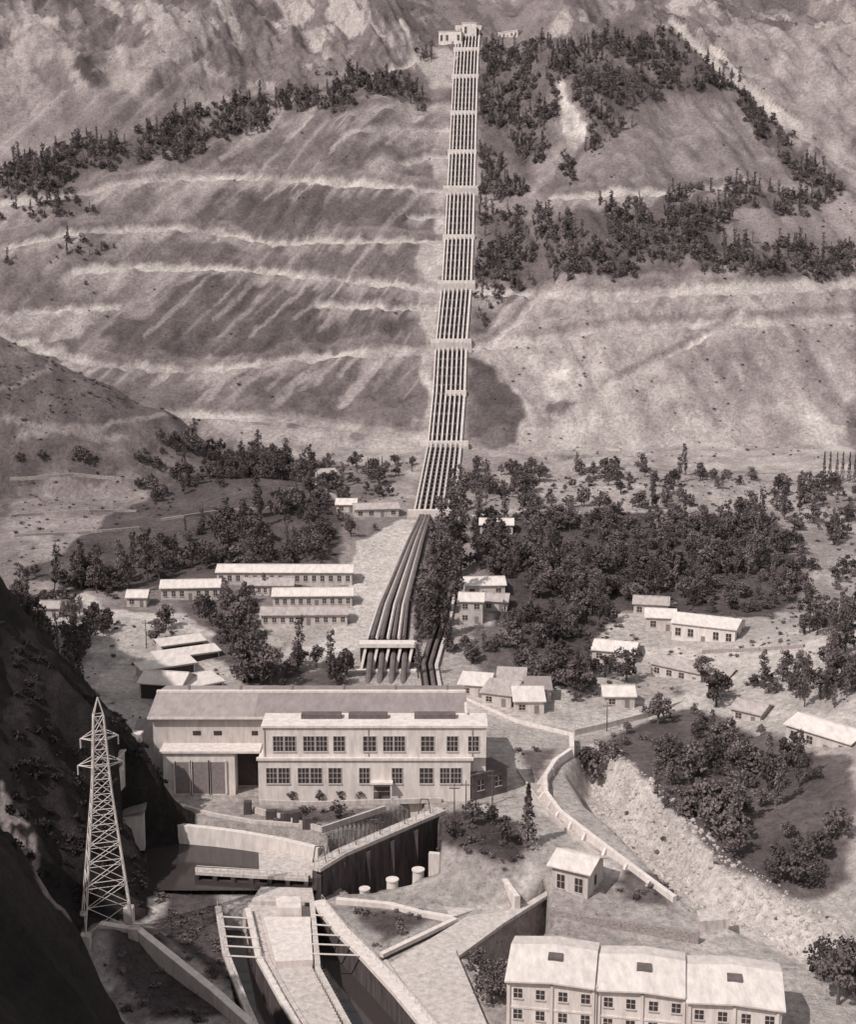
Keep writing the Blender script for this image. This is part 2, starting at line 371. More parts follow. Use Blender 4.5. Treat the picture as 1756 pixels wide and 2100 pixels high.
def strip(pts,w,val,z=None,amt=1):
    pl=wp(pts,z)
    k=near_pts(X,Y,pl,w+2); d=pldist(pxs[k],pys[k],pl); q=(1-sm(d,w*.3,w*.7))*amt; g[k]=g[k]*(1-q)+val*q
al=(-40*X-65*Y)/76.; q_=(65*X-40*Y)/76.; stq=ridged(q_/14,al/300,4,41)
kk=(Y>610)&(Y<840)&(X<xpX-8); g=np.where(kk,g+(.36-g)*sm(stq,.70,.84)*sm(n_mid,.35,.6)*.55,g)
stq2=ridged((X+.3*Y)/15,Y/160,4,47); kk=(Y>610)&(Y<850)&(X>xpX+8); g=np.where(kk,g*(1-.35*sm(stq2,.62,.8)*sm(n_mid,.35,.6)),g)
for v0,v1,us,du in ((362,480,(530,600,668),-130),(570,722,(430,485,540,600,655,700,770,830),-165),(735,842,(430,455,485,515,540,570,610,650,680,705,735,765,800,830,880),-95),(862,938,tuple(range(450,870,30)),-48),(240,350,(560,640,740),-120)):
    for u0 in us:
        u0+=random.uniform(-14,14); k=random.uniform(.35,1); j=random.uniform(-8,8)
        strip([(u0,v0),(u0+du*k*.35+j*.5,v0+(v1-v0)*k*.35),(u0+du*k*.7+j,v0+(v1-v0)*k*.7),(u0+du*k,v0+(v1-v0)*k)],random.uniform(1.6,3.6),.38,amt=random.uniform(.25,.75))
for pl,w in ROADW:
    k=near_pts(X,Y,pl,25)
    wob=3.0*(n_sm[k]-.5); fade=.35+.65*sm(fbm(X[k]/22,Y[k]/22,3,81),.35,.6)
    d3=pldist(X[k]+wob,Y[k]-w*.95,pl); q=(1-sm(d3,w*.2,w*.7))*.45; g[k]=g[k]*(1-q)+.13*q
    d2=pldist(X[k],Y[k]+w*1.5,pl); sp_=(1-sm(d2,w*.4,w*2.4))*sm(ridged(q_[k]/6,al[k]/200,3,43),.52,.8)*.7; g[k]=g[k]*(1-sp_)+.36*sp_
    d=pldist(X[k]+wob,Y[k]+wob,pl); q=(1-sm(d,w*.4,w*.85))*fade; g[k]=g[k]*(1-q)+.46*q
strip([(0,860),(120,880),(260,900)],2,.26); strip([(40,900),(200,880),(340,850)],2,.26); strip([(0,800),(100,760),(160,742)],2,.24)
strip([(560,960),(640,990),(730,1050),(740,1062)],3,.42); strip([(960,1060),(1100,1040),(1300,1050),(1500,1020),(1756,1010)],3,.42)
ROUTES=[([(950,1425),(1060,1470),(1180,1498),(1330,1462),(1420,1430),(1480,1400),(1550,1352),(1650,1328)],8),([(1060,1580),(1110,1650),(1180,1720),(1260,1790)],4),
([(170,1220),(200,1250),(330,1270),(420,1300)],4),([(600,1340),(700,1325),(760,1318)],6),([(1290,1440),(1420,1445),(1560,1460),(1756,1480)],5)]
for pts,w in ROUTES: strip(pts,w,.58)
paint([(1200,1570),(1260,1570),(1480,1800),(1756,1920),(1756,2040),(1480,1890),(1390,1845),(1200,1690)],.6,z=-5,fine=True)
paint([(160,1420),(230,1370),(300,1340),(300,1540),(220,1530),(170,1480)],.6,z=0,fine=True)
paint([(1135,1800),(1115,1830),(935,1950),(1010,2120),(890,2120),(800,1970),(960,1875)],.55,z=-6,fine=True,soft=.8)
g=np.where(lh>.5,(.015+.03*n_sm)*(.5+1.0*n_mid),g)  # dark overgrown slope, with its shadow also painted into the albedo
plb=wp([(0,1650),(50,1730),(110,1850),(190,1960),(290,2090)])
lg=(pldist(X,Y,plb)<2.0)&(n_sm>.42)
g=np.where(lg,.26*(.5+n_mid),g)
g=np.clip(g,.012,.6)
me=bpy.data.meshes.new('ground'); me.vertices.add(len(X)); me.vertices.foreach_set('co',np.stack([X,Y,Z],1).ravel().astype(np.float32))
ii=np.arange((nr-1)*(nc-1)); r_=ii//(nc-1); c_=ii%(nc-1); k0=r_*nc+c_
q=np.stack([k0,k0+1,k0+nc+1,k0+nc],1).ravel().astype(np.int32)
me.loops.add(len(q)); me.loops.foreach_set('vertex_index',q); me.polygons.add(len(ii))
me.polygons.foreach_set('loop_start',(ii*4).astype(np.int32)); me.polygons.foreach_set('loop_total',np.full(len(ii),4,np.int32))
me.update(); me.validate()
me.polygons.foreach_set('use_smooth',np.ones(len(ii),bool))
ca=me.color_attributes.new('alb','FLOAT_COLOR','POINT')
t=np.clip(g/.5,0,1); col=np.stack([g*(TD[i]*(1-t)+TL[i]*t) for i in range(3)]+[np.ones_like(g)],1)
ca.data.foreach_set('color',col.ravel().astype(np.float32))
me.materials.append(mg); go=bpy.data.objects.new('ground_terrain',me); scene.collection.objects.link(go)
# ------------------------------------------------------------------ generic structures
def ribbon(mb,pts,ztop,h,w,z=None,mi=0):
    n=len(pts); zt=list(ztop) if hasattr(ztop,'__len__') else [ztop]*n
    P=np.array([unproject(u,v,(zt[i] if z is None else z))[:2] for i,(u,v) in enumerate(pts)]); Lf=[];R=[]
    for i in range(n):
        a=P[max(0,i-1)]; b_=P[min(n-1,i+1)]; d=(b_-a)/np.linalg.norm(b_-a); nn=np.array([-d[1],d[0]])*w/2
        Lf.append(P[i]+nn); R.append(P[i]-nn)
    for i in range(n-1):
        q=[R[i],R[i+1],Lf[i+1],Lf[i]]; zz=[zt[i],zt[i+1],zt[i+1],zt[i]]
        mb.hexa([(p[0],p[1],c-h) for p,c in zip(q,zz)]+[(p[0],p[1],c) for p,c in zip(q,zz)],mi)
def wall(name,pts,ztop,h,w,m='conc'):
    mb=MB(); ribbon(mb,pts,ztop,h,w); return mb.obj(name,M[m])
def capwall(name,pts,ztop,h,w,m='conc'):
    mb=MB(); ribbon(mb,pts,ztop,.7,w,mi=0); ribbon(mb,pts,ztop-.7,h-.7,w*.8,z=ztop,mi=1); return mb.obj(name,[M[m],M['concd']])  # body under the cap is dark to paint in channel shade
def terrain_wall(name,pts,h,w,m='stone'):
    mb=MB(); Q=[]
    for (u0,v0),(u1,v1) in zip(pts[:-1],pts[1:]):
        n=max(1,int(math.hypot(u1-u0,v1-v0)/22))
        for i in range(n): Q.append((u0+(u1-u0)*i/n,v0+(v1-v0)*i/n))
    Q.append(pts[-1]); P=[np.array(unproject(*q)) for q in Q]
    for p in P: p[2]=gz(p[0],p[1])
    for a,b in zip(P[:-1],P[1:]):
        d=(b-a)[:2]; d/=np.linalg.norm(d)+1e-9; nn=np.array([-d[1],d[0]])*w/2
        q=[(a[0]-nn[0],a[1]-nn[1],a[2]),(b[0]-nn[0],b[1]-nn[1],b[2]),(b[0]+nn[0],b[1]+nn[1],b[2]),(a[0]+nn[0],a[1]+nn[1],a[2])]
        mb.hexa([(x,y,z-1.5) for x,y,z in q]+[(x,y,z+h) for x,y,z in q])
    return mb.obj(name,M[m])
def slab(name,pts,ztop,th,m='conc'):
    mb=MB(); mb.prism(wp(pts,ztop),ztop-th,ztop); return mb.obj(name,M[m])
def house(name,A,B,depth,h,roof='gable',rise=1.4,win=None,wm='plaster',rm='roofl',z=None,over=.5,door=True,rows=1,dark_front=False,ridge=.5):
    a=np.array(unproject(A[0],A[1],z)); b_=np.array(unproject(B[0],B[1],z)); z0=z if z is not None else min(a[2],b_[2])
    d=b_[:2]-a[:2]; Ln=np.linalg.norm(d); e1=d/Ln; e2=np.array([-e1[1],e1[0]])
    if e2[1]<0: e2=-e2
    o=np.array([a[0],a[1],z0]); E1=np.array([*e1,0]);E2=np.array([*e2,0]);UZ=np.array([0,0,1.])
    par=empty(name)
    zt=h
    mb=MB(); mb.box(o-UZ*4,e1,e2,Ln,depth,4+zt)
    R=MB()
    P=lambda x,y,zz:o+E1*x+E2*y+UZ*zz
    if roof=='gable':
        yr=depth*ridge
        for x in (0,Ln-.2):
            mb.hexa([P(x,0,zt),P(x+.2,0,zt),P(x+.2,depth,zt),P(x,depth,zt),P(x,yr-.01,zt+rise),P(x+.2,yr-.01,zt+rise),P(x+.2,yr+.01,zt+rise),P(x,yr+.01,zt+rise)])
        s1=rise/yr; s2=rise/(depth-yr)
        for (y0,z0_,y1,z1_) in ((-over,zt-over*s1,yr,zt+rise),(yr,zt+rise,depth+over,zt-over*s2)):
            R.hexa([P(-over,y0,z0_+.03),P(Ln+over,y0,z0_+.03),P(Ln+over,y1,z1_+.03),P(-over,y1,z1_+.03),P(-over,y0,z0_+.25),P(Ln+over,y0,z0_+.25),P(Ln+over,y1,z1_+.25),P(-over,y1,z1_+.25)])
        R.box(P(-over,yr-.2,zt+rise+.2),e1,e2,Ln+2*over,.4,.12)
    elif roof=='shed':
        R.hexa([P(-over,-over,zt+.02),P(Ln+over,-over,zt+.02),P(Ln+over,depth+over,zt+rise),P(-over,depth+over,zt+rise),P(-over,-over,zt+.22),P(Ln+over,-over,zt+.22),P(Ln+over,depth+over,zt+rise+.2),P(-over,depth+over,zt+rise+.2)])
    else:
        R.box(P(-over*.5,-over*.5,zt),e1,e2,Ln+over,depth+over,.35)
    mb.obj('walls',M[wm],par); R.obj('roof',M[rm],par)
    if dark_front:
        D=MB(); D.box(P(.4,-.03,0.05),e1,e2,Ln-.8,.1,h-.5); D.obj('bay_shade_panel',M['glass'],par)  # dark sheet on the solid front paints in the shade of an open bay
    elif win!=0:
        n=win or max(2,int(Ln/3.2)); G=MB(); Fm=MB(); ww=min(1.5,Ln/n*.45); rh=h/rows
        for r in range(rows):
            for i in range(n):
                cx=(i+.5)*Ln/n; zb=r*rh+rh*.32; hh=rh*.42
                if door and r==0 and i==n//2: 
                    D=MB(); D.box(P(cx-.55,-.05,0.02),e1,e2,1.1,.1,2.1); D.obj('door',M['door'],par); continue
                G.box(P(cx-ww/2,-.04,zb),e1,e2,ww,.1,hh)
                Fm.box(P(cx-ww/2-.12,-.16,zb-.14),e1,e2,ww+.24,.2,.13)
                Fm.box(P(cx-.04,-.08,zb),e1,e2,.08,.035,hh); Fm.box(P(cx-ww/2,-.075,zb+hh*.5),e1,e2,ww,.03,.07)
        for sd in (0,1):
            for i in range(max(1,int(depth/4))):
                cy=(i+.5)*depth/max(1,int(depth/4))
                G.box(P(-.04 if sd==0 else Ln-.06,cy-.5,h*.4),e1,e2,.1,1.0,h*.3)
        G.obj('windows',M['glass'],par); Fm.obj('window_frames',M['frame'],par)
    return par
# ------------------------------------------------------------------ power house
par=empty('powerhouse_building')
def onwall(u,v,Yp):
    d=ray(u,v); t=Yp/d[1]; return d[0]*t,CAMZ+d[2]*t
ex=(1,0); ey=(0,1)
yF=270.; xl,_=onwall(535,1560,yF); xr,_=onwall(998,1500,yF); xm,_=onwall(965,1600,yF)
_,ztop=onwall(700,1494,yF); _,zmid=onwall(700,1556,yF)
mb=MB()
mb.box((xl-.6,yF,-4),ex,ey,xm-xl+.6,8,4+zmid)
mb.box((xl+.4,yF+.6,zmid),ex,ey,xr-xl-.4,7.4,ztop-zmid)
mb.box((xm,yF+2,-4),ex,ey,xr-xm,6,4+zmid)
ax0,_=onwall(335,1600,273.5); ax1,_=onwall(482,1600,273.5); ax2,_=onwall(530,1600,278)
_,azt=onwall(400,1541,273.5)
mb.box((ax0,273.5,-4),ex,ey,ax1-ax0,4.5,4+azt-.3)
mb.obj('office_walls',M['white'],par)
HX0,HX1=-57.0,7.2
mb=MB(); mb.box((HX0,278,-4),ex,ey,HX1-HX0,19,4+15.0)
for x in (HX0,HX1-.3):
    mb.hexa([(x,278,15),(x+.3,278,15),(x+.3,297,15),(x,297,15),(x,287.49,16.7),(x+.3,287.49,16.7),(x+.3,287.51,16.7),(x,287.51,16.7)])
mb.obj('hall_walls',M['plaster'],par)
mb=MB()
for xa,xb,mi in ((HX0-.8,-36,0),(-36,HX1+.8,1)):
    mb.hexa([(xa,277,14.9),(xb,277,14.9),(xb,287.5,16.8),(xa,287.5,16.8),(xa,277,15.3),(xb,277,15.3),(xb,287.5,17.2),(xa,287.5,17.2)],mi)
    mb.hexa([(xa,287.5,16.8),(xb,287.5,16.8),(xb,298,14.9),(xa,298,14.9),(xa,287.5,17.2),(xb,287.5,17.2),(xb,298,15.3),(xa,298,15.3)],mi)
mb.obj('hall_roof',[mat('hall_roof_sheet',.30,.3,.7,stretch=(1,.35,1)),M['roofg']],par)
mb=MB(); mb.box((HX0-.8,286.9,17.15),ex,ey,HX1-HX0+1.6,1.0,.45); mb.box((HX0-.9,276.8,14.75),ex,ey,HX1-HX0+1.8,.3,.5)
mb.box((HX1+.4,276.9,15.2),ex,ey,.5,10.6,1.2)
mb.box((ax0-.6,273.0,azt-.28),ex,ey,ax2-ax0+1.6,5,.45)
mb.box((xl-.9,yF-.35,zmid-.3),ex,ey,xm-xl+1.5,.9,.5); mb.box((xl+.1,yF+.25,ztop),ex,ey,xr-xl+.2,8.0,.45)
mb.obj('cornices',M['white'],par)
mb=MB()
for ua,ub in ((618,700),(715,795),(850,935)):
    x0,_=onwall(ua,1485,yF+5); x1,_=onwall(ub,1485,yF+5); mb.box((x0,yF+4.5,ztop+.45),ex,ey,x1-x0,2.2,.9)
mb.obj('roof_lights',M['roofd'],par)
G=MB(); Fm=MB()
def pwin(ua,ub,va,vb,yw):
    x0,z1=onwall(ua,va,yw); x1,z0=onwall(ub,vb,yw); w=x1-x0; h=z1-z0
    G.box((x0,yw-.04,z0),ex,ey,w,.1,h)
    Fm.box((x0-.15,yw-.2,z0-.25),ex,ey,w+.3,.3,.22); Fm.box((x0-.13,yw-.14,z1),ex,ey,w+.26,.2,.15)
    for q in (-.12,w): Fm.box((x0+q,yw-.12,z0),ex,ey,.12,.16,h)
    for k in (1,2): Fm.box((x0+w*k/3-.04,yw-.09,z0),ex,ey,.09,.045,h)
    for k in (1,2): Fm.box((x0,yw-.075,z0+h*k/3-.03),ex,ey,w,.03,.08)
for a,b_ in ((560,581),(584,606),(622,645),(648,671),(684,707),(745,771),(786,806),(809,830),(864,890),(917,939),(961,982)): pwin(a,b_,1510,1540,yF+.6)
for a,b_ in ((546,568),(571,594),(611,634),(637,660),(674,700),(737,758),(804,825),(861,888),(903,922),(925,946)): pwin(a,b_,1575,1606,yF)
for a,b_ in ((395,412),(438,455),(516,529)): 
    x0,z1=onwall(a,1499,278); x1,z0=onwall(b_,1508,278); G.box((x0,277.95,z0),ex,ey,x1-x0,.1,z1-z0)
G.obj('windows',M['glass'],par); Fm.obj('window_frames',M['frame'],par)
D=MB(); DF=MB()
for a,b_ in ((358,388),(393,426),(430,461)):
    x0,z1=onwall(a,1562,273.5); x1,_=onwall(b_,1562,273.5); D.box((x0,273.42,.02),ex,ey,x1-x0,.1,z1-.1)
    for q in (-.35,x1-x0): DF.box((x0+q,273.15,.0),ex,ey,.35,.34,z1+.3)
DF.obj('door_frames',M['white'],par)
D.obj('garage_doors',M['door'],par)
D=MB(); x0,_=onwall(766,1600,yF); x1,_=onwall(800,1600,yF); D.box((x0,yF-.06,0.02),ex,ey,x1-x0,.1,3.6)
D.obj('entrance_door',M['roofd'],par)
mb=MB(); mb.box((x0-.6,yF-1.8,3.9),ex,ey,x1-x0+1.2,1.8,.35)
for xx in (x0-.4,x1+.1): mb.box((xx,yF-1.6,0),ex,ey,.3,.3,3.9)
for zf in (1.8,2.9): mb.box((x0,yF-.13,zf),ex,ey,x1-x0,.05,.12)
mb.obj('entrance_porch',M['white'],par)
mb=MB(); mb.box((ax1+.05,277.7,.1),ex,ey,xl-.7-ax1,.25,azt-.6); mb.obj('recess_shade_panel',M['glass'],par)  # dark panel stands in for the shade inside the recess
mb=MB()
for xx in (-33,-12,9): mb.cyl((xx,yF+.5,0),(xx,yF+.5,ztop),.09,n=5)
for k in range(6): mb.cyl((HX0+6+k*11,288,17.3),(HX0+6+k*11,288,18.6),.35,n=8)
mb.obj('vents_and_downpipes',M['roofg'],par)
house('brick_outbuilding',(968,1640),(1040,1622),6,5,'flat',wm='roofd',rm='roofd',z=0,win=2,door=False)
# ------------------------------------------------------------------ dormitory
parD=empty('dormitory_building')
a=np.array(unproject(1040,2008,2.6)); b_=np.array(unproject(1606,2058,2.6)); d=b_[:2]-a[:2]; Ln=np.linalg.norm(d); e1=d/Ln; e2=np.array([-e1[1],e1[0]])
E1=np.array([*e1,0]);E2=np.array([*e2,0]); O=np.array([a[0],a[1],0.]); P=lambda x,y,z:O+E1*x+E2*y+np.array([0,0,z])
W_=MB(); R=MB(); G=MB(); Fm=MB(); V=MB(); dp=13.
cuts=[0,Ln*.335,Ln*.665,Ln]
for i in range(3):
    x0,x1=cuts[i],cuts[i+1]; zo=-.45*i; yo=[0,.5,.1][i]
    W_.box(P(x0,yo,-10),e1,e2,x1-x0-.02,dp-yo,12.5+zo)
    xm_=(x0+x1)/2
    for xa,xb,za,zb in ((x0-.3,xm_,.0,.55),(xm_,x1+(.5 if i==2 else -.35),.55,.0)):
        for y0,y1,h0,h1 in ((yo-.7,dp*.62,2.4+zo,3.9+zo),(dp*.62,dp+.6,3.9+zo,2.4+zo)):
            R.hexa([P(xa,y0,h0+za*.7),P(xb,y0,h0+zb*.7),P(xb,y1,h1+zb),P(xa,y1,h1+za),P(xa,y0,h0+.25+za*.7),P(xb,y0,h0+.25+zb*.7),P(xb,y1,h1+.25+zb),P(xa,y1,h1+.25+za)])
    V.hexa([P(xm_-1,4.2,2.8+zo),P(xm_+1.2,4.2,2.8+zo),P(xm_+1.2,6,3.2+zo),P(xm_-1,6,3.2+zo),P(xm_-1,4.2,4.3+zo),P(xm_+1.2,4.2,4.3+zo),P(xm_+1.2,6,4.4+zo),P(xm_-1,6,4.4+zo)])
    for r in range(2):
        for k in range(4):
            cx=x0+(x1-x0)*(k+.5)/4; zb=-.2-r*3.4+zo; y_=yo
            G.box(P(cx-.65,y_-.04,zb),e1,e2,1.3,.1,1.45)
            Fm.box(P(cx-.8,y_-.2,zb-.2),e1,e2,1.6,.22,.18)
            Fm.box(P(cx-.04,y_-.09,zb),e1,e2,.08,.05,1.45); Fm.box(P(cx-.65,y_-.075,zb+.75),e1,e2,1.3,.03,.07)
    W_.box(P(x0+.0,yo-.12,-1.9+zo),e1,e2,x1-x0-.3,.12,.3)
    for q in (0.1,(x1-x0)/2-.2,x1-x0-.75): W_.box(P(x0+q,yo-.25,-9),e1,e2,.4,.25,11.3+zo)
W_.obj('walls',M['white'],parD); R.obj('roof',M['roofl'],parD); G.obj('windows',M['glass'],parD); Fm.obj('window_frames',M['frame'],parD); V.obj('roof_vents',M['roofd'],parD)
# ------------------------------------------------------------------ houses
HS=[('white_house',(1325,1294),(1385,1294),8,4,{}),('white_house',(1378,1313),(1508,1316),11,5,{'wm':'white'}),('white_house',(1300,1262),(1370,1266),7,3.6,{'rm':'roofm'}),
('low_house',(1215,1352),(1300,1364),10,3.2,{}),('low_house',(1335,1386),(1490,1396),8,3.4,{'rm':'roofm'}),
('small_house',(942,1428),(1000,1432),6,3,{'roof':'shed'}),('small_house',(988,1444),(1048,1452),7,3,{'roof':'shed','rm':'roofm'}),('small_house',(1056,1464),(1116,1464),7,3,{'roof':'shed'}),
('small_house',(1020,1418),(1075,1420),6,3,{'roof':'shed','rm':'roofm'}),('small_house',(1080,1440),(1130,1440),6,3,{'roof':'shed','rm':'roofg'}),
('small_house',(1240,1452),(1302,1452),7,3,{}),('two_storey_house',(942,1278),(990,1280),8,6.5,{'rows':2}),('hillside_house',(955,1228),(1036,1226),9,4,{}),('hillside_house',(990,1252),(1040,1255),7,3,{'rm':'roofm'}),
('hillside_house',(985,1094),(1052,1096),8,3.2,{}),('hillside_house',(728,1060),(818,1060),8,3,{'rm':'roofm'}),('hillside_house',(690,1050),(730,1052),7,3,{}),('hillside_house',(655,985),(690,986),6,3,{'rm':'roofm'}),('roadside_house',(1612,1522),(1745,1534),9,4,{}),('roadside_house',(1500,1478),(1560,1480),7,3,{'rm':'roofm'}),
('barracks_building',(445,1200),(722,1200),8,4,{'win':16}),('barracks_building',(560,1246),(722,1244),7,3.4,{'win':10}),('barracks_building',(500,1222),(600,1222),7,3.2,{'win':8,'rm':'roofm'}),
('barracks_building',(536,1284),(712,1282),7,3.2,{'win':10,'rm':'roofm'}),('barracks_building',(330,1230),(450,1230),8,3.8,{'win':7}),('hut',(260,1245),(300,1245),5,3,{}),('hut',(80,1268),(120,1268),5,3,{'rm':'roofm'}),
('workshop_shed',(332,1345),(420,1325),5,2.6,{'roof':'shed','dark_front':1,'rise':.6}),('workshop_shed',(325,1372),(450,1346),5,2.6,{'roof':'shed','dark_front':1,'rise':.6}),
('workshop_shed',(292,1396),(400,1378),5,2.6,{'roof':'shed','dark_front':1,'rise':.6}),('workshop_shed',(286,1432),(372,1438),9,4,{'roof':'gable','dark_front':1,'rise':1.8}),('workshop_shed',(376,1438),(458,1420),7,3,{'roof':'shed','dark_front':1,'rise':.8}),
('hut',(238,1535),(292,1533),5,3,{'roof':'flat'}),('hut',(232,1508),(285,1506),5,3,{'roof':'shed','rm':'roofg','dark_front':1}),('headworks_building',(900,92),(946,92),12,8,{'wm':'white','roof':'flat'}),('valve_house',(948,78),(977,78),10,9,{'wm':'white','roof':'flat'}),
('upper_camp_house',(1022,74),(1062,76),8,4,{'roof':'flat'}),
]
for n,A,B,dp_,h_,kw in HS: house(n,A,B,dp_,h_,**kw)
house('gatekeeper_house',(1132,1838),(1205,1856),7,6.2,'gable',z=-4.8,rise=1.3,win=2,door=False,wm='plaster',over=.8)
# ------------------------------------------------------------------ penstocks
pk=empty('penstock_pipeline')
VB=[60,105,160,235,315,390,490,585,705,810,915,1058]; UC=[961,957,954,951,948,945,941,936,925,920,911,889]
PT=[np.array(unproject(u,v)) for u,v in zip(UC,VB)]
def nrm(PT,i):
    a=PT[max(0,i-1)]; b=PT[min(len(PT)-1,i+1)]; d=(b-a)[:2]; d/=np.linalg.norm(d); nn=np.array([-d[1],d[0]])
    return nn if nn[0]>0 else -nn
def pathpipes(PT,offs,r,hgt,name,m,seg=8,spread=(1,1)):
    mb=MB(); n=len(PT)
    for off in offs:
        Q=[]
        for i,p in enumerate(PT):
            nn=nrm(PT,i); o_=off*(spread[0]+(spread[1]-spread[0])*i/(n-1))
            Q.append(np.array([p[0]+nn[0]*o_,p[1]+nn[1]*o_,p[2]+hgt]))
        for i in range(len(Q)-1): mb.cyl(Q[i],Q[i+1],r,n=seg)
    return mb.obj(name,m,pk)
offs=[-5.25,-3.15,-1.05,1.05,3.15,5.25]
def dens(PT,step=12):
    o=[]
    for a,b in zip(PT[:-1],PT[1:]):
        n=max(1,int(np.linalg.norm(b-a)/step))
        for i in range(n): o.append(a+(b-a)*i/n)
    o.append(PT[-1]); return o
for i,p in enumerate(PT): p[2]=gz(p[0],p[1])
DP=dens(PT)
for p in DP: p[2]=max(p[2],gz(p[0],p[1]))
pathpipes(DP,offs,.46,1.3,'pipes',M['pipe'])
def sideribbon(PT,o0,o1,h0,h1,name,m,s0=(1,1)):
    mb=MB(); n=len(PT)
    def pt(i,off,h):
        p=PT[i]; nn=nrm(PT,i); k=s0[0]+(s0[1]-s0[0])*i/(n-1); return (p[0]+nn[0]*off*k,p[1]+nn[1]*off*k,p[2]+h)
    for i in range(n-1):
        mb.hexa([pt(i,o0,h0),pt(i,o1,h0),pt(i+1,o1,h0),pt(i+1,o0,h0),pt(i,o0,h1),pt(i,o1,h1),pt(i+1,o1,h1),pt(i+1,o0,h1)])
    return mb.obj(name,m,pk)
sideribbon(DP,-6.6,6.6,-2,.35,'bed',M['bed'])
sideribbon(DP,-7.3,-6.62,-2,.8,'kerb',M['conc']); sideribbon(DP,6.62,7.7,-2,.7,'stairway',M['conc'])
mb=MB()
for p in dens(PT,6): mb.box((p[0]-6.4,p[1]-.3,p[2]-.5),ex,ey,12.8,.6,1.4)
mb.obj('saddles',mat('saddle_concrete',.15,.4,.5),pk)
mb=MB(); mc=MB()
for i,p in enumerate(PT):
    w=[8.4,8.0,8.2,7.8,8.0,9.4,8.2,9.2,9.6,1,10.4,9.2][i]
    if i==9: mb.box((p[0]-1,p[1]-1.2,p[2]-4),ex,ey,9,2.4,6.0)
    else: mb.box((p[0]-w,p[1]-1.0,p[2]-4),ex,ey,2*w,2.0,6.2)
    if i in (7,8,10,11,5): mc.box((p[0]-w,p[1]-4.6,p[2]-6),ex,ey,2*w,.8,6.6)
mb.obj('anchor_blocks',M['white'],pk); mc.obj('anchor_footings',M['conc'],pk)
mb=MB()
for i in (8,10,7,5):
    p=PT[i]
    for o_ in offs: mb.box((p[0]+o_-.25,p[1]-4.2,p[2]-3),ex,ey,.5,2.8,4.2)
mb.obj('support_columns',M['conc'],pk)
LB=[np.array(unproject(u,v)) for u,v in ((872,1064),(853,1115),(833,1175),(810,1245),(796,1316))]
for p in LB: p[2]=gz(p[0],p[1])
DL=dens(LB,8)
for p in DL: p[2]=gz(p[0],p[1])
sp_=(.40,1.1)
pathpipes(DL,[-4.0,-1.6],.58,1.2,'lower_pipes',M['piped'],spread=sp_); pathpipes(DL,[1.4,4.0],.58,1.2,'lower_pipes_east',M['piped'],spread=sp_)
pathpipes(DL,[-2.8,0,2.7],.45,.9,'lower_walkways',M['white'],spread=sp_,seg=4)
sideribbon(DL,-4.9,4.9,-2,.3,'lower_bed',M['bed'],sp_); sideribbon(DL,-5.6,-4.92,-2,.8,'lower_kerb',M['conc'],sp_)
RB=[np.array(unproject(u,v)) for u,v in ((915,1225),(905,1280),(888,1330),(876,1370),(884,1425))]
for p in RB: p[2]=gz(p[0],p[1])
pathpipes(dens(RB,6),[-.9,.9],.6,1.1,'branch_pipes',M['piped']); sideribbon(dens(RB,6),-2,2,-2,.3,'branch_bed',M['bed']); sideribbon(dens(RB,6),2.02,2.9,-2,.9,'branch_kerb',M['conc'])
pp=empty('penstock_portal'); a=unproject(748,1372); b2=unproject(842,1374); mb=MB(); x0=a[0]; w=b2[0]-a[0]; z0=min(a[2],b2[2])-.5; y0=a[1]
mb.box((x0-1.5,y0+1,z0+6),ex,ey,w+3,4,1.0)
for k in range(5):
    xx=x0-.6+(w+.2)*k/4
    mb.hexa([(xx-1.2,y0-1,z0-2),(xx-.5,y0-1,z0-2),(xx-.5,y0+4.3,z0-2),(xx-1.2,y0+4.3,z0-2),(xx+.5,y0+1.5,z0+5.98),(xx+1.2,y0+1.5,z0+5.98),(xx+1.2,y0+4.3,z0+5.98),(xx+.5,y0+4.3,z0+5.98)])
mb.box((x0-2.5,y0-3.2,z0-3),ex,ey,w+4,1.6,4.0); mb.obj('frame',M['white'],pp)
mb=MB(); mb.box((x0-1.4,y0+4.4,z0-2),ex,ey,w+2.8,.6,7.9); mb.obj('back_wall',M['bed'],pp)
mb=MB()
for k in range(4):
    xx=x0+w*(k+.5)/4; mb.cyl((xx,y0+4,z0+4.4),(xx-.3,y0-16,z0-1.5),.75,n=8)
mb.obj('pipe_ends',M['piped'],pp)
# ------------------------------------------------------------------ water + intake works
mb=MB(); mb.poly([(x,y,-4.6) for x,y in wp([(200,1730),(330,1708),(400,1695),(660,1725),(655,1826),(200,1826)],-4.6)]); mb.obj('river_water',M['water'])
mb=MB(); mb.poly([(x,y,-9.3) for x,y in wp([(430,1845),(515,1850),(640,2100),(660,2180),(500,2180)],-9.3)]); mb.poly([(x,y,-9.3) for x,y in wp([(640,1835),(730,1920),(930,2180),(700,2180)],-9.3)]); mb.obj('canal_water',M['water'])
wall('river_retaining_wall',[(376,1648),(360,1676),(368,1690),(440,1698),(500,1706),(580,1720),(655,1738)],[-.2,-.6,-.8,-1.0,-1.1,-1.3,-1.5],6.0,1.2,'white')
wall('terrace_wall',[(380,1652),(440,1668),(520,1682),(640,1690)],.2,1.6,.7)
wall('terrace_wall',[(520,1655),(560,1665),(660,1695),(790,1652)],.8,1.2,.5)
wall('garden_wall',[(532,1640),(640,1644),(760,1640),(905,1636)],.7,1,.5)
mb=MB()
for u,v,w_,h_ in ((575,1690,3,1.6),(600,1695,1.6,2.4),(545,1682,2,1.3),(620,1702,2,1.8),(500,1672,1.4,2.2)):
    p=unproject(u,v,-.5); mb.box((p[0],p[1],-2),ex,ey,w_,1.4,2+h_)
mb.obj('valve_pits',M['concd'])
slab('intake_platform',[(530,1742),(642,1750),(640,1800),(532,1792)],-3.7,6,'conc')
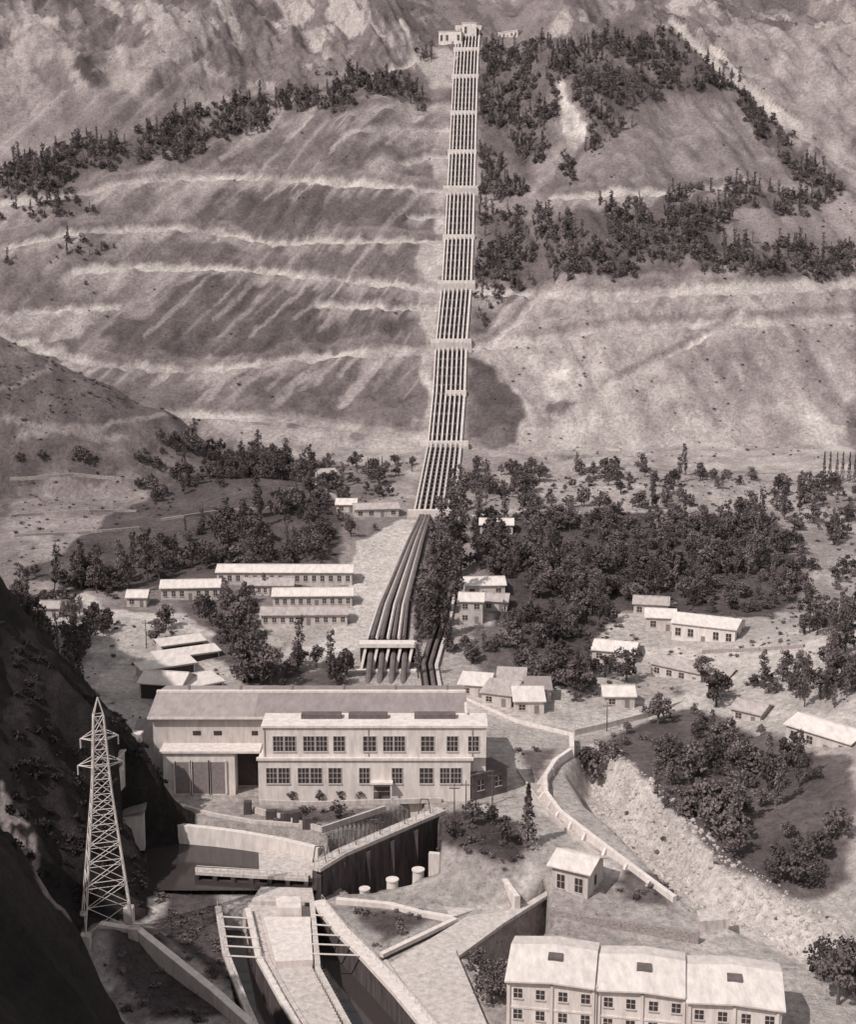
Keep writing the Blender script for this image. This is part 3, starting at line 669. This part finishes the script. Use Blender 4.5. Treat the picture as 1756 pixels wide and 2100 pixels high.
gb=empty('gate_bridge'); mb=MB(); mb.prism(wp([(400,1778),(632,1790),(632,1802),(400,1788)],-3.0),-3.6,-3.0); mb.obj('deck',M['conc'],gb)
mb=MB(); A=np.array(unproject(404,1786,-3.0)); B=np.array(unproject(628,1800,-3.0))
for k in range(7):
    p=A+(B-A)*k/6; mb.box((p[0]-.4,p[1]-.6,-10.5),ex,ey,.8,1.6,6.88)
mb.box((A[0],A[1]+1.1,-10.5),ex,ey,B[0]-A[0],.4,6.6); mb.obj('piers',M['concd'],gb)
mb=MB()
for k in range(15):
    p=A+(B-A)*k/14; mb.cyl((p[0],p[1]-.2,-3.0),(p[0],p[1]-.2,-1.9),.06,n=4)
mb.cyl((A[0],A[1]-.2,-1.9),(B[0],B[1]-.2,-1.9),.06,n=4); mb.obj('railing',M['steel'],gb)
dk=empty('intake_gallery'); mb=MB(); ribbon(mb,[(645,1778),(700,1745),(800,1702),(905,1658)],0.6,.7,2.6); mb.obj('deck',M['conc'],dk)
mb=MB(); ribbon(mb,[(655,1784),(705,1755),(805,1712),(900,1670)],-.12,12,1.4,z=-.1)
qd=wp([(655,1784),(705,1755),(805,1712),(900,1670)],-.1)
for i in range(3):
    for k in range(2):
        p=qd[i]+(qd[i+1]-qd[i])*k/2; mb.box((p[0]-.4,p[1]-1.6,-12),ex,ey,.8,1.4,11.2)
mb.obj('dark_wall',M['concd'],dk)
mb=MB(); q=wp([(645,1778),(700,1745),(800,1702),(905,1658)],.6)
for i in range(3):
    for k in range(6):
        p=q[i]+(q[i+1]-q[i])*k/6; mb.cyl((p[0],p[1]-1.1,.6),(p[0],p[1]-1.1,1.8),.06,n=4)
    mb.cyl((*(q[i]-[0,1.1]),1.8),(*(q[i+1]-[0,1.1]),1.8),.05,n=4)
mb.obj('railing',M['steel'],dk)
mb=MB()
for i in range(3):
    for k in (1,4):
        p=q[i]+(q[i+1]-q[i])*k/6
        for s in (-1.2,1.2): mb.cyl((p[0]+s,p[1]+1,.5),(p[0]+s*.6,p[1]+1,3.6),.1,n=4)
        mb.cyl((p[0]-.8,p[1]+1,3.6),(p[0]+.8,p[1]+1,3.6),.12,n=4)
mb.obj('gate_hoists',M['bark'],dk)
for u,vt,vb,r in ((805,1798,1852,1.15),(858,1776,1840,1.15),(748,1820,1850,1.0)):
    p=unproject(u,vb,-8); hh=(vb-vt)/12.0; mb=MB(); mb.cyl((p[0],p[1],-12.5),(p[0],p[1],-8+hh),r*1.15,r*.9,n=18); mb.cyl((p[0],p[1],-8+hh),(p[0],p[1],-8+hh+.25),r*1.05,r*1.05,n=18); mb.obj('concrete_standpipe',M['white'])
mb=MB(); p=unproject(918,1835,-8); mb.box((p[0]-.8,p[1],-12),ex,ey,1.6,.4,7); mb.obj('gate_leaf',M['glass'])
wall('curved_parapet_wall',[(880,1748),(930,1752),(980,1768),(1030,1795),(1062,1838)],-2.4,8,1.0,'white')
slab('basin_floor',[(905,1790),(985,1800),(1050,1840),(930,1880),(900,1850)],-4.9,3,'conc')
wall('basin_wall',[(690,1842),(800,1852),(860,1868),(930,1880)],-4.6,2,1.1,'white')
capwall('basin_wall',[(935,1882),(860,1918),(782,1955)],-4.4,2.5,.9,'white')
slab('canal_apron',[(508,1850),(645,1850),(650,1980),(735,2140),(640,2140),(525,1970)],-5.2,7,'conc')
slab('canal_pier',[(540,1880),(636,1880),(642,1968),(565,1972)],-4.0,3,'white')
slab('gate_slab',[(535,1818),(640,1821),(645,1850),(515,1848)],-4.4,7,'conc')
slab('gate_block',[(565,1838),(615,1838),(618,1862),(568,1862)],-2.6,4,'white')
mb=MB()
for ua,ub,vv in ((520,556,1848),(625,650,1850)):
    p=unproject(ua,vv,-4.4); q2=unproject(ub,vv,-4.4); mb.box((p[0],p[1],-8),ex,ey,q2[0]-p[0],.6,3.5)
mb.obj('sluice_gates',M['glass'])
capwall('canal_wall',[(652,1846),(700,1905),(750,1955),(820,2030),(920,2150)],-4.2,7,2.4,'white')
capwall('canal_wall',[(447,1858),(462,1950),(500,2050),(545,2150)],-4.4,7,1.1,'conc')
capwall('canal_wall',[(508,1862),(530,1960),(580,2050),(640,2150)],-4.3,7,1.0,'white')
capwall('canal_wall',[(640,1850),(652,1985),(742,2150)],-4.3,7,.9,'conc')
slab('access_road',[(960,1878),(1040,1868),(935,1950),(1012,2130),(905,2130),(795,1978)],-4.95,1.2,'conc')
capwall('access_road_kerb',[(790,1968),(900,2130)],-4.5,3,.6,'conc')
wall('shore_wall',[(205,1892),(285,1905),(360,1965),(440,2030),(530,2110),(600,2180)],[0,-.5,-2.5,-3.5,-4,-4],6,1.3,'white')
cb=MB()
for va in (1880,1900,1920,1940,1960):
    a=unproject(452+(va-1860)*.12,va,-4.2); b=unproject(520+(va-1880)*.25,va+4,-4.2); cb.cyl(a,b,.16,n=6)
    a=unproject(640,va-4,-4.2); b=unproject(668+(va-1860)*.85,va,-4.2); cb.cyl(a,b,.16,n=6)
cb.obj('canal_cross_beams',M['steel'])
fp=MB()
for pts in ([(660,1846),(708,1905),(758,1955),(828,2030),(928,2150)],[(445,1858),(460,1950),(498,2050),(543,2150)],[(512,1862),(534,1960),(584,2050),(644,2150)]):
    qq=wp(pts,-4.2); pr=None
    for a,b in zip(qq[:-1],qq[1:]):
        n=max(1,int(np.linalg.norm(b-a)/2.2))
        for i in range(n):
            p=a+(b-a)*i/n; fp.cyl((p[0],p[1],-4.2),(p[0],p[1],-3.1),.05,n=4)
            if pr is not None: fp.cyl((*pr,-3.15),(*p,-3.15),.03,n=3)
            pr=p
fp.obj('canal_railings',M['steel'])
st=MB()
a=np.array(unproject(662,1985,-5.2)); b=np.array(unproject(750,2150,-5.2))
for k in range(26):
    p=a+(b-a)*k/25; st.box((p[0]-1.7,p[1]-.25,-5.3),ex,ey,.5,.5,.6); st.box((p[0]-.8,p[1]+.1,-5.3),ex,ey,.5,.5,.6)
st.obj('canal_baffle_blocks',M['concd'])
slab('access_road_edge',[(935,1940),(1030,1873),(1124,1814),(1130,1832),(1035,1892),(942,1960)],-4.8,.6,'conc')
wall('road_retaining_wall',[(935,1945),(1030,1878),(1124,1820)],-5.45,7.2,.8,'concd')  # dark face paints in the shade below the road edge
bt=MB()
for u,v in ((1005,1925),(1060,1895)):
    p=unproject(u,v,-8); bt.hexa([(p[0]-.6,p[1]-1,-12.4),(p[0]+.6,p[1]-1,-12.4),(p[0]+.6,p[1]+3,-12.4),(p[0]-.6,p[1]+3,-12.4),(p[0]-.5,p[1]+1.5,-5.5),(p[0]+.5,p[1]+1.5,-5.5),(p[0]+.5,p[1]+3,-5.5),(p[0]-.5,p[1]+3,-5.5)])
bt.obj('buttress_piers',M['white'])
wall('stone_boundary_wall',[(1130,1862),(1215,1880),(1330,1895),(1435,1912)],-3.5,4,.8,'stone')
slab('concrete_block_base',[(1430,1868),(1492,1866),(1496,1885),(1436,1890)],-3.4,5,'conc')
cw=[(1175,1532),(1140,1556),(1118,1590),(1120,1622),(1150,1662),(1205,1704),(1290,1768),(1385,1838)]
cz=[1.9,1.9,1.9,1.9,1.6,1.0,-1.2,-2.8]
wall('river_flood_wall',cw,cz,9,.9,'white')
bt=MB(); q=[np.array(unproject(u,v,z)[:2]) for (u,v),z in zip(cw,cz)]
for i in range(1,len(q)-1):
    for f in (0,.5):
        p=q[i]+(q[i+1]-q[i])*f; d=(q[i+1]-q[i]); d/=np.linalg.norm(d); nn=np.array([-d[1],d[0]]); nn=nn if nn[0]>0 else -nn; zt_=cz[i]+(cz[i+1]-cz[i])*f-.2
        for sg in (1,-1):
            s0=p+nn*.45*sg; hb=-9 if sg>0 else zt_-3.5
            bt.hexa([(*(s0-d*.3),hb),(*(s0+d*.3),hb),(*(s0+d*.3+nn*2.2*sg),hb),(*(s0-d*.3+nn*2.2*sg),hb),(*(s0-d*.3),zt_),(*(s0+d*.3),zt_),(*(s0+d*.3+nn*.2*sg),zt_),(*(s0-d*.3+nn*.2*sg),zt_)])
bt.obj('flood_wall_buttresses',M['white'])
terrain_wall('footpath_wall',[(1062,1582),(1100,1640),(1160,1705),(1230,1760)],.7,.4,'conc')
wall('road_parapet',[(1178,1496),(1250,1480),(1330,1460),(1425,1428)],1.6,4,.5,'conc')
wall('upper_road_wall',[(950,1428),(1060,1476),(1172,1502)],1.0,1.6,.4,'white')
wall('gate_post_wall',[(1172,1502),(1174,1530)],2.6,3,1.0,'white')
for pts in ([(20,985),(150,975),(300,990)],[(20,1060),(160,1050),(280,1050)],[(330,1068),(450,1050),(560,1042)],[(30,1100),(160,1095),(285,1085)],[(1440,1340),(1560,1335),(1650,1328)]):
    terrain_wall('dry_stone_wall',pts,.8,.8,'stone')
# ------------------------------------------------------------------ pylon
mb=MB(); bx,by,_=unproject(220,1886,0); bz=-.3
def lev(z): return np.interp(z,[0,24,36,39],[3.9,1.45,.8,.15])
zs=[0,4.5,8.5,12,15,18,20.5,23,25.5,28,30.5,33,36]
cor=[(-1,-1),(1,-1),(1,1),(-1,1)]
rot=math.radians(18); cr,sr=math.cos(rot),math.sin(rot)
def C(k,z): 
    w=lev(z); x=cor[k][0]*w; y=cor[k][1]*w; return (bx+x*cr-y*sr,by+x*sr+y*cr,bz+z)
for a,b in zip(zs[:-1],zs[1:]):
    for k in range(4):
        j=(k+1)%4
        mb.cyl(C(k,a),C(k,b),.14,n=4); mb.cyl(C(k,a),C(j,b),.07,n=4); mb.cyl(C(j,a),C(k,b),.07,n=4); mb.cyl(C(k,b),C(j,b),.07,n=4)
for k in range(4): mb.cyl(C(k,36),(bx,by,bz+39),.1,n=4); mb.cyl(C(k,0),(C(k,0)[0],C(k,0)[1],bz-3),.2,n=4)
for zz,wa in ((27.5,3.6),(32,3.0)):
    for sg in (-1,1):
        tip=(bx+sg*wa*cr,by+sg*wa*sr,bz+zz+.3)
        for k in range(4): mb.cyl(C(k,zz+ (1.2 if k>1 else 0)),tip,.08,n=4)
        mb.cyl(tip,(tip[0],tip[1],tip[2]-1.6),.13,n=5)
mb.obj('transmission_pylon',M['steel'])
mb=MB()
for k in range(4):
    c=C(k,0); mb.box((c[0]-.8,c[1]-.8,bz-5),ex,ey,1.6,1.6,5.2)
mb.obj('pylon_foundation',M['conc'])
for u,v,h in ((932,1690,8),(1010,1650,7),(956,1660,6),(778,1700,14),(300,1330,8),(1245,1500,7)):
    p=unproject(u,v); z0=gz(p[0],p[1]); mb=MB(); mb.cyl((p[0],p[1],z0-.5),(p[0],p[1],z0+h),.16,.1,n=6); mb.box((p[0]-1,p[1]-.08,z0+h-1),ex,ey,2,.16,.14)
    for q in (-.9,-.4,.4,.9): mb.cyl((p[0]+q,p[1],z0+h-.86),(p[0]+q,p[1],z0+h-.6),.06,n=5)
    mb.obj('utility_pole',M['bark'])
# ------------------------------------------------------------------ trees
def leaves(mb,centers,size,mi=1,flat=.0):
    for c in centers:
        s=size*random.uniform(.6,1.4)
        n=np.array([random.gauss(0,1),random.gauss(0,1),random.gauss(0,1)+flat]); n/=np.linalg.norm(n)
        a=np.cross(n,[random.gauss(0,1),random.gauss(0,1),random.gauss(0,1)]); a/=np.linalg.norm(a)+1e-9; b=np.cross(n,a)
        mb.poly([c+a*s*.6,c+b*s*.45+n*s*.15,c-a*s*.6,c-b*s*.45+n*s*.1],mi)
def rdir():
    d=np.array([random.gauss(0,1) for _ in range(3)]); return d/np.linalg.norm(d)
def tree_mb(kind,nl=1.0):
    mb=MB()
    if kind=='broad':
        mb.cyl((0,0,-.6),(0.1,0,3.2),.32,.2,6); cs=[]
        for k in range(9):
            a=k*2.4+random.random(); r=random.uniform(1.0,2.7) if k<8 else 0; z=random.uniform(2.4,6.8) if k<8 else 7.0
            c=np.array([r*math.cos(a),r*math.sin(a),z]); R_=random.uniform(.9,1.9); mb.cyl((0.1,0,random.uniform(1.6,3.0)),c,.12,.04,4)
            for _ in range(int(50*nl)):
                cs.append(c+rdir()*R_*random.uniform(.5,1.15)*np.array([1,1,.8]))
        leaves(mb,cs,.7/nl**.4)
    elif kind=='conifer':
        mb.cyl((0,0,-.6),(0,0,11.5),.25,.05,6); cs=[]
        for _ in range(int(420*nl)):
            t=random.random()**.8; z=1.2+t*11; R_=(1-t)*2.5*(.75+.25*math.sin(z*4.2))+.15; a=random.uniform(0,6.28); r=R_*random.uniform(.35,1)**.6
            cs.append(np.array([r*math.cos(a),r*math.sin(a),z-r*.25]))
        for k in range(14):
            z=2+k*.7; a=k*2.4; r=(1-(z-1.6)/11)*2.2; mb.cyl((0,0,z),(r*math.cos(a),r*math.sin(a),z-r*.2),.05,.02,3)
        leaves(mb,cs,.6/nl**.4)
    elif kind=='euca':
        mb.cyl((0,0,-.6),(.3,0,14),.3,.06,6); cs=[]
        for k in range(12):
            z=2.6+k*1.05; a=k*2.4; r=random.uniform(.3,1.3); c=np.array([r*math.cos(a),r*math.sin(a),z+random.uniform(0,1)]); R_=random.uniform(.8,1.5)
            mb.cyl((0.1,0,z-.8),c,.08,.03,4)
            for _ in range(int(42*nl)): cs.append(c+rdir()*R_*random.uniform(.4,1.05)*np.array([.85,.85,1.3]))
        leaves(mb,cs,.6/nl**.4)
    else:
        mb.cyl((0,0,-.2),(0,0,.7),.08,.04,4); cs=[]
        for k in range(4):
            c=np.array([random.uniform(-.6,.6),random.uniform(-.6,.6),random.uniform(.3,.7)]); mb.cyl((0,0,.3),c,.04,.02,3)
            for _ in range(16): cs.append(c+rdir()*random.uniform(.3,.75)*np.array([1,1,.6]))
        leaves(mb,cs,.42)
    return mb
protos={}
def proto(key,kinds,leafm,nl):
    c=bpy.data.collections.new('proto_'+key)
    for i,kd in enumerate(kinds):
        o=tree_mb(kd,nl).obj('tree_variant_%s_%02d'%(key,i),[M['bark'],leafm],link=False); c.objects.link(o)
    protos[key]=c
proto('mount',['conifer','broad','euca','broad','euca','broad'],M['leaff'],.4)
proto('valley',['broad','broad','broad','euca','broad','conifer'],M['leaf'],1.0)
proto('shrub',['shrub','shrub','shrub'],M['leafs'],1)
proto('scrub',['shrub','shrub','shrub'],M['leafd'],1)
def scatter(name,key,pts,scl,kinds):
    n=len(pts); P=np.zeros((n,3),np.float32); P[:,0]=pts[:,0]; P[:,1]=pts[:,1]; P[:,2]=Hfin(pts[:,0],pts[:,1])-.1
    me=bpy.data.meshes.new(name); me.vertices.add(n); me.vertices.foreach_set('co',P.ravel())
    a=me.attributes.new('rot','FLOAT_VECTOR','POINT'); rt=np.zeros((n,3),np.float32); rt[:,2]=rng.random(n)*6.28; rt[:,:2]=rng.normal(0,.06,(n,2)); a.data.foreach_set('vector',rt.ravel())
    a=me.attributes.new('scl','FLOAT_VECTOR','POINT'); s=np.repeat(scl[:,None],3,1)*rng.uniform(.8,1.2,(n,3)); a.data.foreach_set('vector',s.astype(np.float32).ravel())
    a=me.attributes.new('pick','INT','POINT'); a.data.foreach_set('value',rng.choice(kinds,n).astype(np.int32))
    o=bpy.data.objects.new(name,me); scene.collection.objects.link(o)
    ng=bpy.data.node_groups.new(name+'_scatter','GeometryNodeTree')
    ng.interface.new_socket('Geometry',in_out='INPUT',socket_type='NodeSocketGeometry'); ng.interface.new_socket('Geometry',in_out='OUTPUT',socket_type='NodeSocketGeometry')
    N=ng.nodes; L=ng.links; gi=N.new('NodeGroupInput'); gout=N.new('NodeGroupOutput'); iop=N.new('GeometryNodeInstanceOnPoints'); ci=N.new('GeometryNodeCollectionInfo')
    ci.inputs['Collection'].default_value=protos[key]; ci.inputs['Separate Children'].default_value=True; ci.inputs['Reset Children'].default_value=True
    iop.inputs['Pick Instance'].default_value=True
    def na(nm,ty):
        x=N.new('GeometryNodeInputNamedAttribute'); x.data_type=ty; x.inputs['Name'].default_value=nm
        return next(q for q in x.outputs if q.enabled and q.name=='Attribute')
    e=N.new('FunctionNodeEulerToRotation'); L.new(na('rot','FLOAT_VECTOR'),e.inputs[0]); L.new(e.outputs[0],iop.inputs['Rotation'])
    L.new(na('scl','FLOAT_VECTOR'),iop.inputs['Scale']); L.new(na('pick','INT'),iop.inputs['Instance Index'])
    L.new(gi.outputs[0],iop.inputs['Points']); L.new(ci.outputs[0],iop.inputs['Instance']); L.new(iop.outputs[0],gout.inputs[0])
    md=o.modifiers.new('scatter','NODES'); md.node_group=ng
    return o
def area_pts(polys,z=None):
    out=[]
    for it in polys:
        pts,spacing=it[0],it[1]; thr=it[2] if len(it)>2 else .3
        poly=wp(pts,z); x0,y0=poly.min(0); x1,y1=poly.max(0); n=int((x1-x0)*(y1-y0)/spacing**2)
        p=np.stack([rng.uniform(x0,x1,n),rng.uniform(y0,y1,n)],1)
        px=p[:,0]+7*(fbm(p[:,0]/10,p[:,1]/10,3,51)-.5)*2; py=p[:,1]+7*(fbm(p[:,0]/10,p[:,1]/10,3,52)-.5)*2
        k=pip(px,py,poly)
        k&=fbm(p[:,0]/12,p[:,1]/18,3,53)>thr+rng.normal(0,.04,n)
        out.append(p[k])
    return np.concatenate(out)
KO=[]
RW=[(wp(pts),w) for pts,w in ROUTES]
RAMP=wp([(810,1064),(885,1064),(765,1312),(672,1312),(706,1240),(728,1110)])
def keep(p,tracks=2.5):
    k=~pip(p[:,0],p[:,1],RAMP)
    for c,r in KO: k&=np.hypot(p[:,0]-c[0],p[:,1]-c[1])>r
    k&=pldist(p[:,0],p[:,1],np.array([q[:2] for q in PT]))>9.5
    k&=pldist(p[:,0],p[:,1],np.array([q[:2] for q in LB]))>7
    for pl,w in RW: k&=pldist(p[:,0],p[:,1],pl)>w*.5+1.5
    for pl,w in ROADW: k&=pldist(p[:,0],p[:,1],pl)>tracks
    return p[k]
for n,A,B,dp_,h_,kw in HS:
    a=np.array(unproject(*A)[:2]); b=np.array(unproject(*B)[:2]); d=(b-a)/np.linalg.norm(b-a); nn=np.array([-d[1],d[0]]); nn=nn if nn[1]>0 else -nn
    L_=np.linalg.norm(b-a)
    for t in np.linspace(0,1,max(2,int(L_/5))):
        KO.append((a+(b-a)*t+nn*dp_*.4,dp_*.8)); KO.append((a+(b-a)*t-nn*4,3.5))
p=keep(area_pts(FM),1.5); scatter('mountain_forest','mount',p,.2+.5*rng.random(len(p))**1.4,[0,1,2,3,4,5,1,5])
p=keep(area_pts(VM)); scatter('valley_trees','valley',p,.3+.62*rng.random(len(p))**1.3,[0,1,2,0,1,2,4,3,4,2])
SH=[([(0,720),(100,722),(370,865),(490,935),(0,955)],3.0),([(0,0),(1756,0),(1756,590),(0,700)],13,.45),([(0,600),(350,560),(880,740),(880,930),(400,850)],14,.45),
([(975,600),(1756,590),(1756,965),(1000,940)],8,.42),([(0,960),(700,960),(700,1180),(0,1250)],5.5),([(960,970),(1756,970),(1756,1560),(1300,1560),(1000,1300)],4.2),([(480,940),(880,940),(860,1060),(600,1050)],4.5),
([(865,1680),(940,1658),(1060,1680),(1092,1740),(1050,1790),(950,1750),(870,1740)],2.0),([(540,1650),(780,1650),(680,1690),(560,1680)],2.2),([(540,1632),(960,1626),(955,1636),(540,1640)],1.6),
([(330,1830),(450,1820),(470,1900),(500,2060),(300,1930)],1.8),([(1240,1790),(1370,1800),(1400,1870),(1260,1850)],1.8),([(1200,1570),(1340,1600),(1500,1800),(1756,1940),(1500,1880),(1250,1700)],6),([(200,1920),(300,1910),(500,2090),(260,2100)],2.0),
([(700,1862),(925,1882),(785,1945)],2.2),([(60,1280),(300,1270),(300,1400),(200,1380)],4),([(1050,1535),(1160,1530),(1120,1590),(1100,1620)],2.6)]
p=keep(area_pts(SH)); scatter('hillside_shrubs','shrub',p,(.3+.9*rng.random(len(p))**2)*np.interp(p[:,1],[200,500,900],[.95,.85,.8]),[0,1,2])
p=area_pts([([(0,1250),(150,1450),(370,1600),(340,1800),(200,1900),(0,1680)],2.0),([(0,1700),(290,2100),(0,2100)],1.8)]); scatter('gorge_scrub','scrub',p,.4+1.0*rng.random(len(p))**2,[0,1,2])
def single(name,kind,u,v,s,sz=None,leafm='leaf',nl=1.6):
    x,y,z=unproject(u,v); o=tree_mb(kind,nl).obj(name,[M['bark'],M[leafm]]); o.location=(x,y,gz(x,y)-.1); o.scale=(s,s,sz or s); o.rotation_euler[2]=random.uniform(0,6); return o
single('pine_tree','conifer',1083,1740,.95,1.05)
for u,v,s,sz in ((905,1130,1.15,1.2),(930,1120,1.2,1.4),(950,1090,1.1,1.3),(890,1200,1.2,1.25),(925,1190,1.3,1.35),(870,1270,1.1,1.1),(905,1260,1.3,1.3),(945,1180,1.2,1.3),(880,1320,1.2,1.2),(860,1310,.9,1.0),(925,1040,.8,.9),(945,1050,1.0,1.1),(935,1240,1.1,1.2),(905,1310,1.0,1.2),(890,1290,1.1,1.1),(912,1220,1.2,1.2)):
    single('eucalyptus_tree','euca',u,v,s*1.2,sz)
for u,v,s in ((1285,1400,1.1),(1180,1430,1.2),(1440,1400,.9),(520,1400,1.7),(480,1290,1.3),(555,1405,1.3),(690,1405,.9),(340,1290,.9),(1470,1450,1.1),(1720,2060,1.2),(1690,2010,.9),(1740,2010,1.1),(985,2010,.7),(1010,2060,.8),(1025,2010,.5),(690,1680,.5),(625,1690,.45),(970,1690,.6),(1010,1690,.5),(320,1320,.9),(600,1645,.3),(655,1646,.33),(700,1644,.3),(830,1640,.35),(870,1638,.28),(740,1642,.32),(1035,1730,.5),(930,1720,.45)):
    single('broadleaf_tree','broad',u,v,s,nl=1.6 if s>.6 else .8)
for u in (1690,1702,1716,1728,1742,1754): single('poplar_tree','conifer',u,990,.5,1.0,'leaff',.5)
for u in (755,765,776,784,845): single('poplar_tree','conifer',u,968,.3,.5,'leaff',.5)
# ------------------------------------------------------------------ rocks in river bed
mb=MB(); 
P_=wp([(1200,1590),(1260,1590),(1480,1800),(1756,1940),(1756,2020),(1480,1880),(1390,1840),(1220,1690)],-7); x0,y0=P_.min(0); x1,y1=P_.max(0)
p=np.stack([rng.uniform(x0,x1,4500),rng.uniform(y0,y1,4500)],1); p=p[pip(p[:,0],p[:,1],P_)]; zz=Hfin(p[:,0],p[:,1])
for (x,y),z in zip(p,zz):
    r=.15+.6*random.random()**4; n=6; k=len(mb.v)
    for lv,rr in ((-.3,1),(.35,.85),(.7,.35)):
        for i in range(n):
            t=i*2*math.pi/n; q=r*rr*random.uniform(.75,1.2); mb.v.append((x+q*math.cos(t),y+q*math.sin(t),z+lv*r))
    for l in range(2):
        for i in range(n):
            j=(i+1)%n; mb.f.append((k+l*n+i,k+l*n+j,k+(l+1)*n+j,k+(l+1)*n+i)); mb.m.append(0)
    mb.f.append(tuple(k+2*n+i for i in range(n))); mb.m.append(0)
mb.obj('river_boulders',mat('boulder',.42,.5,1))
# ------------------------------------------------------------------ light
w=bpy.data.worlds.new('World'); scene.world=w; w.use_nodes=True; nt=w.node_tree; bg=nt.nodes['Background']
sky=nt.nodes.new('ShaderNodeTexSky'); sky.sky_type='NISHITA'; sky.sun_disc=False
S=np.array([-.50,-.44,.75]); S/=np.linalg.norm(S)
sky.sun_elevation=math.asin(S[2]); sky.sun_rotation=math.atan2(S[0],S[1])%(2*math.pi)
hs=nt.nodes.new('ShaderNodeHueSaturation'); hs.inputs['Saturation'].default_value=.12
nt.links.new(sky.outputs[0],hs.inputs['Color']); nt.links.new(hs.outputs[0],bg.inputs['Color']); bg.inputs['Strength'].default_value=.15
from mathutils import Vector
ld=bpy.data.lights.new('sun','SUN'); ld.energy=3.95; ld.angle=math.radians(.6); ld.color=(1,.97,.93)
lo=bpy.data.objects.new('sun',ld); scene.collection.objects.link(lo); lo.rotation_euler=Vector(S).to_track_quat('Z','Y').to_euler()
cam=bpy.data.cameras.new('camera'); cam.sensor_fit='VERTICAL'; cam.sensor_height=24; cam.lens=F/PH*24; cam.clip_end=8000; cam.clip_start=1
co=bpy.data.objects.new('camera',cam); scene.collection.objects.link(co); co.location=(0,0,CAMZ); co.rotation_euler=(math.pi/2-PITCH,0,0); scene.camera=co
scene.view_settings.view_transform='Standard'; scene.view_settings.look='None'; scene.view_settings.exposure=0
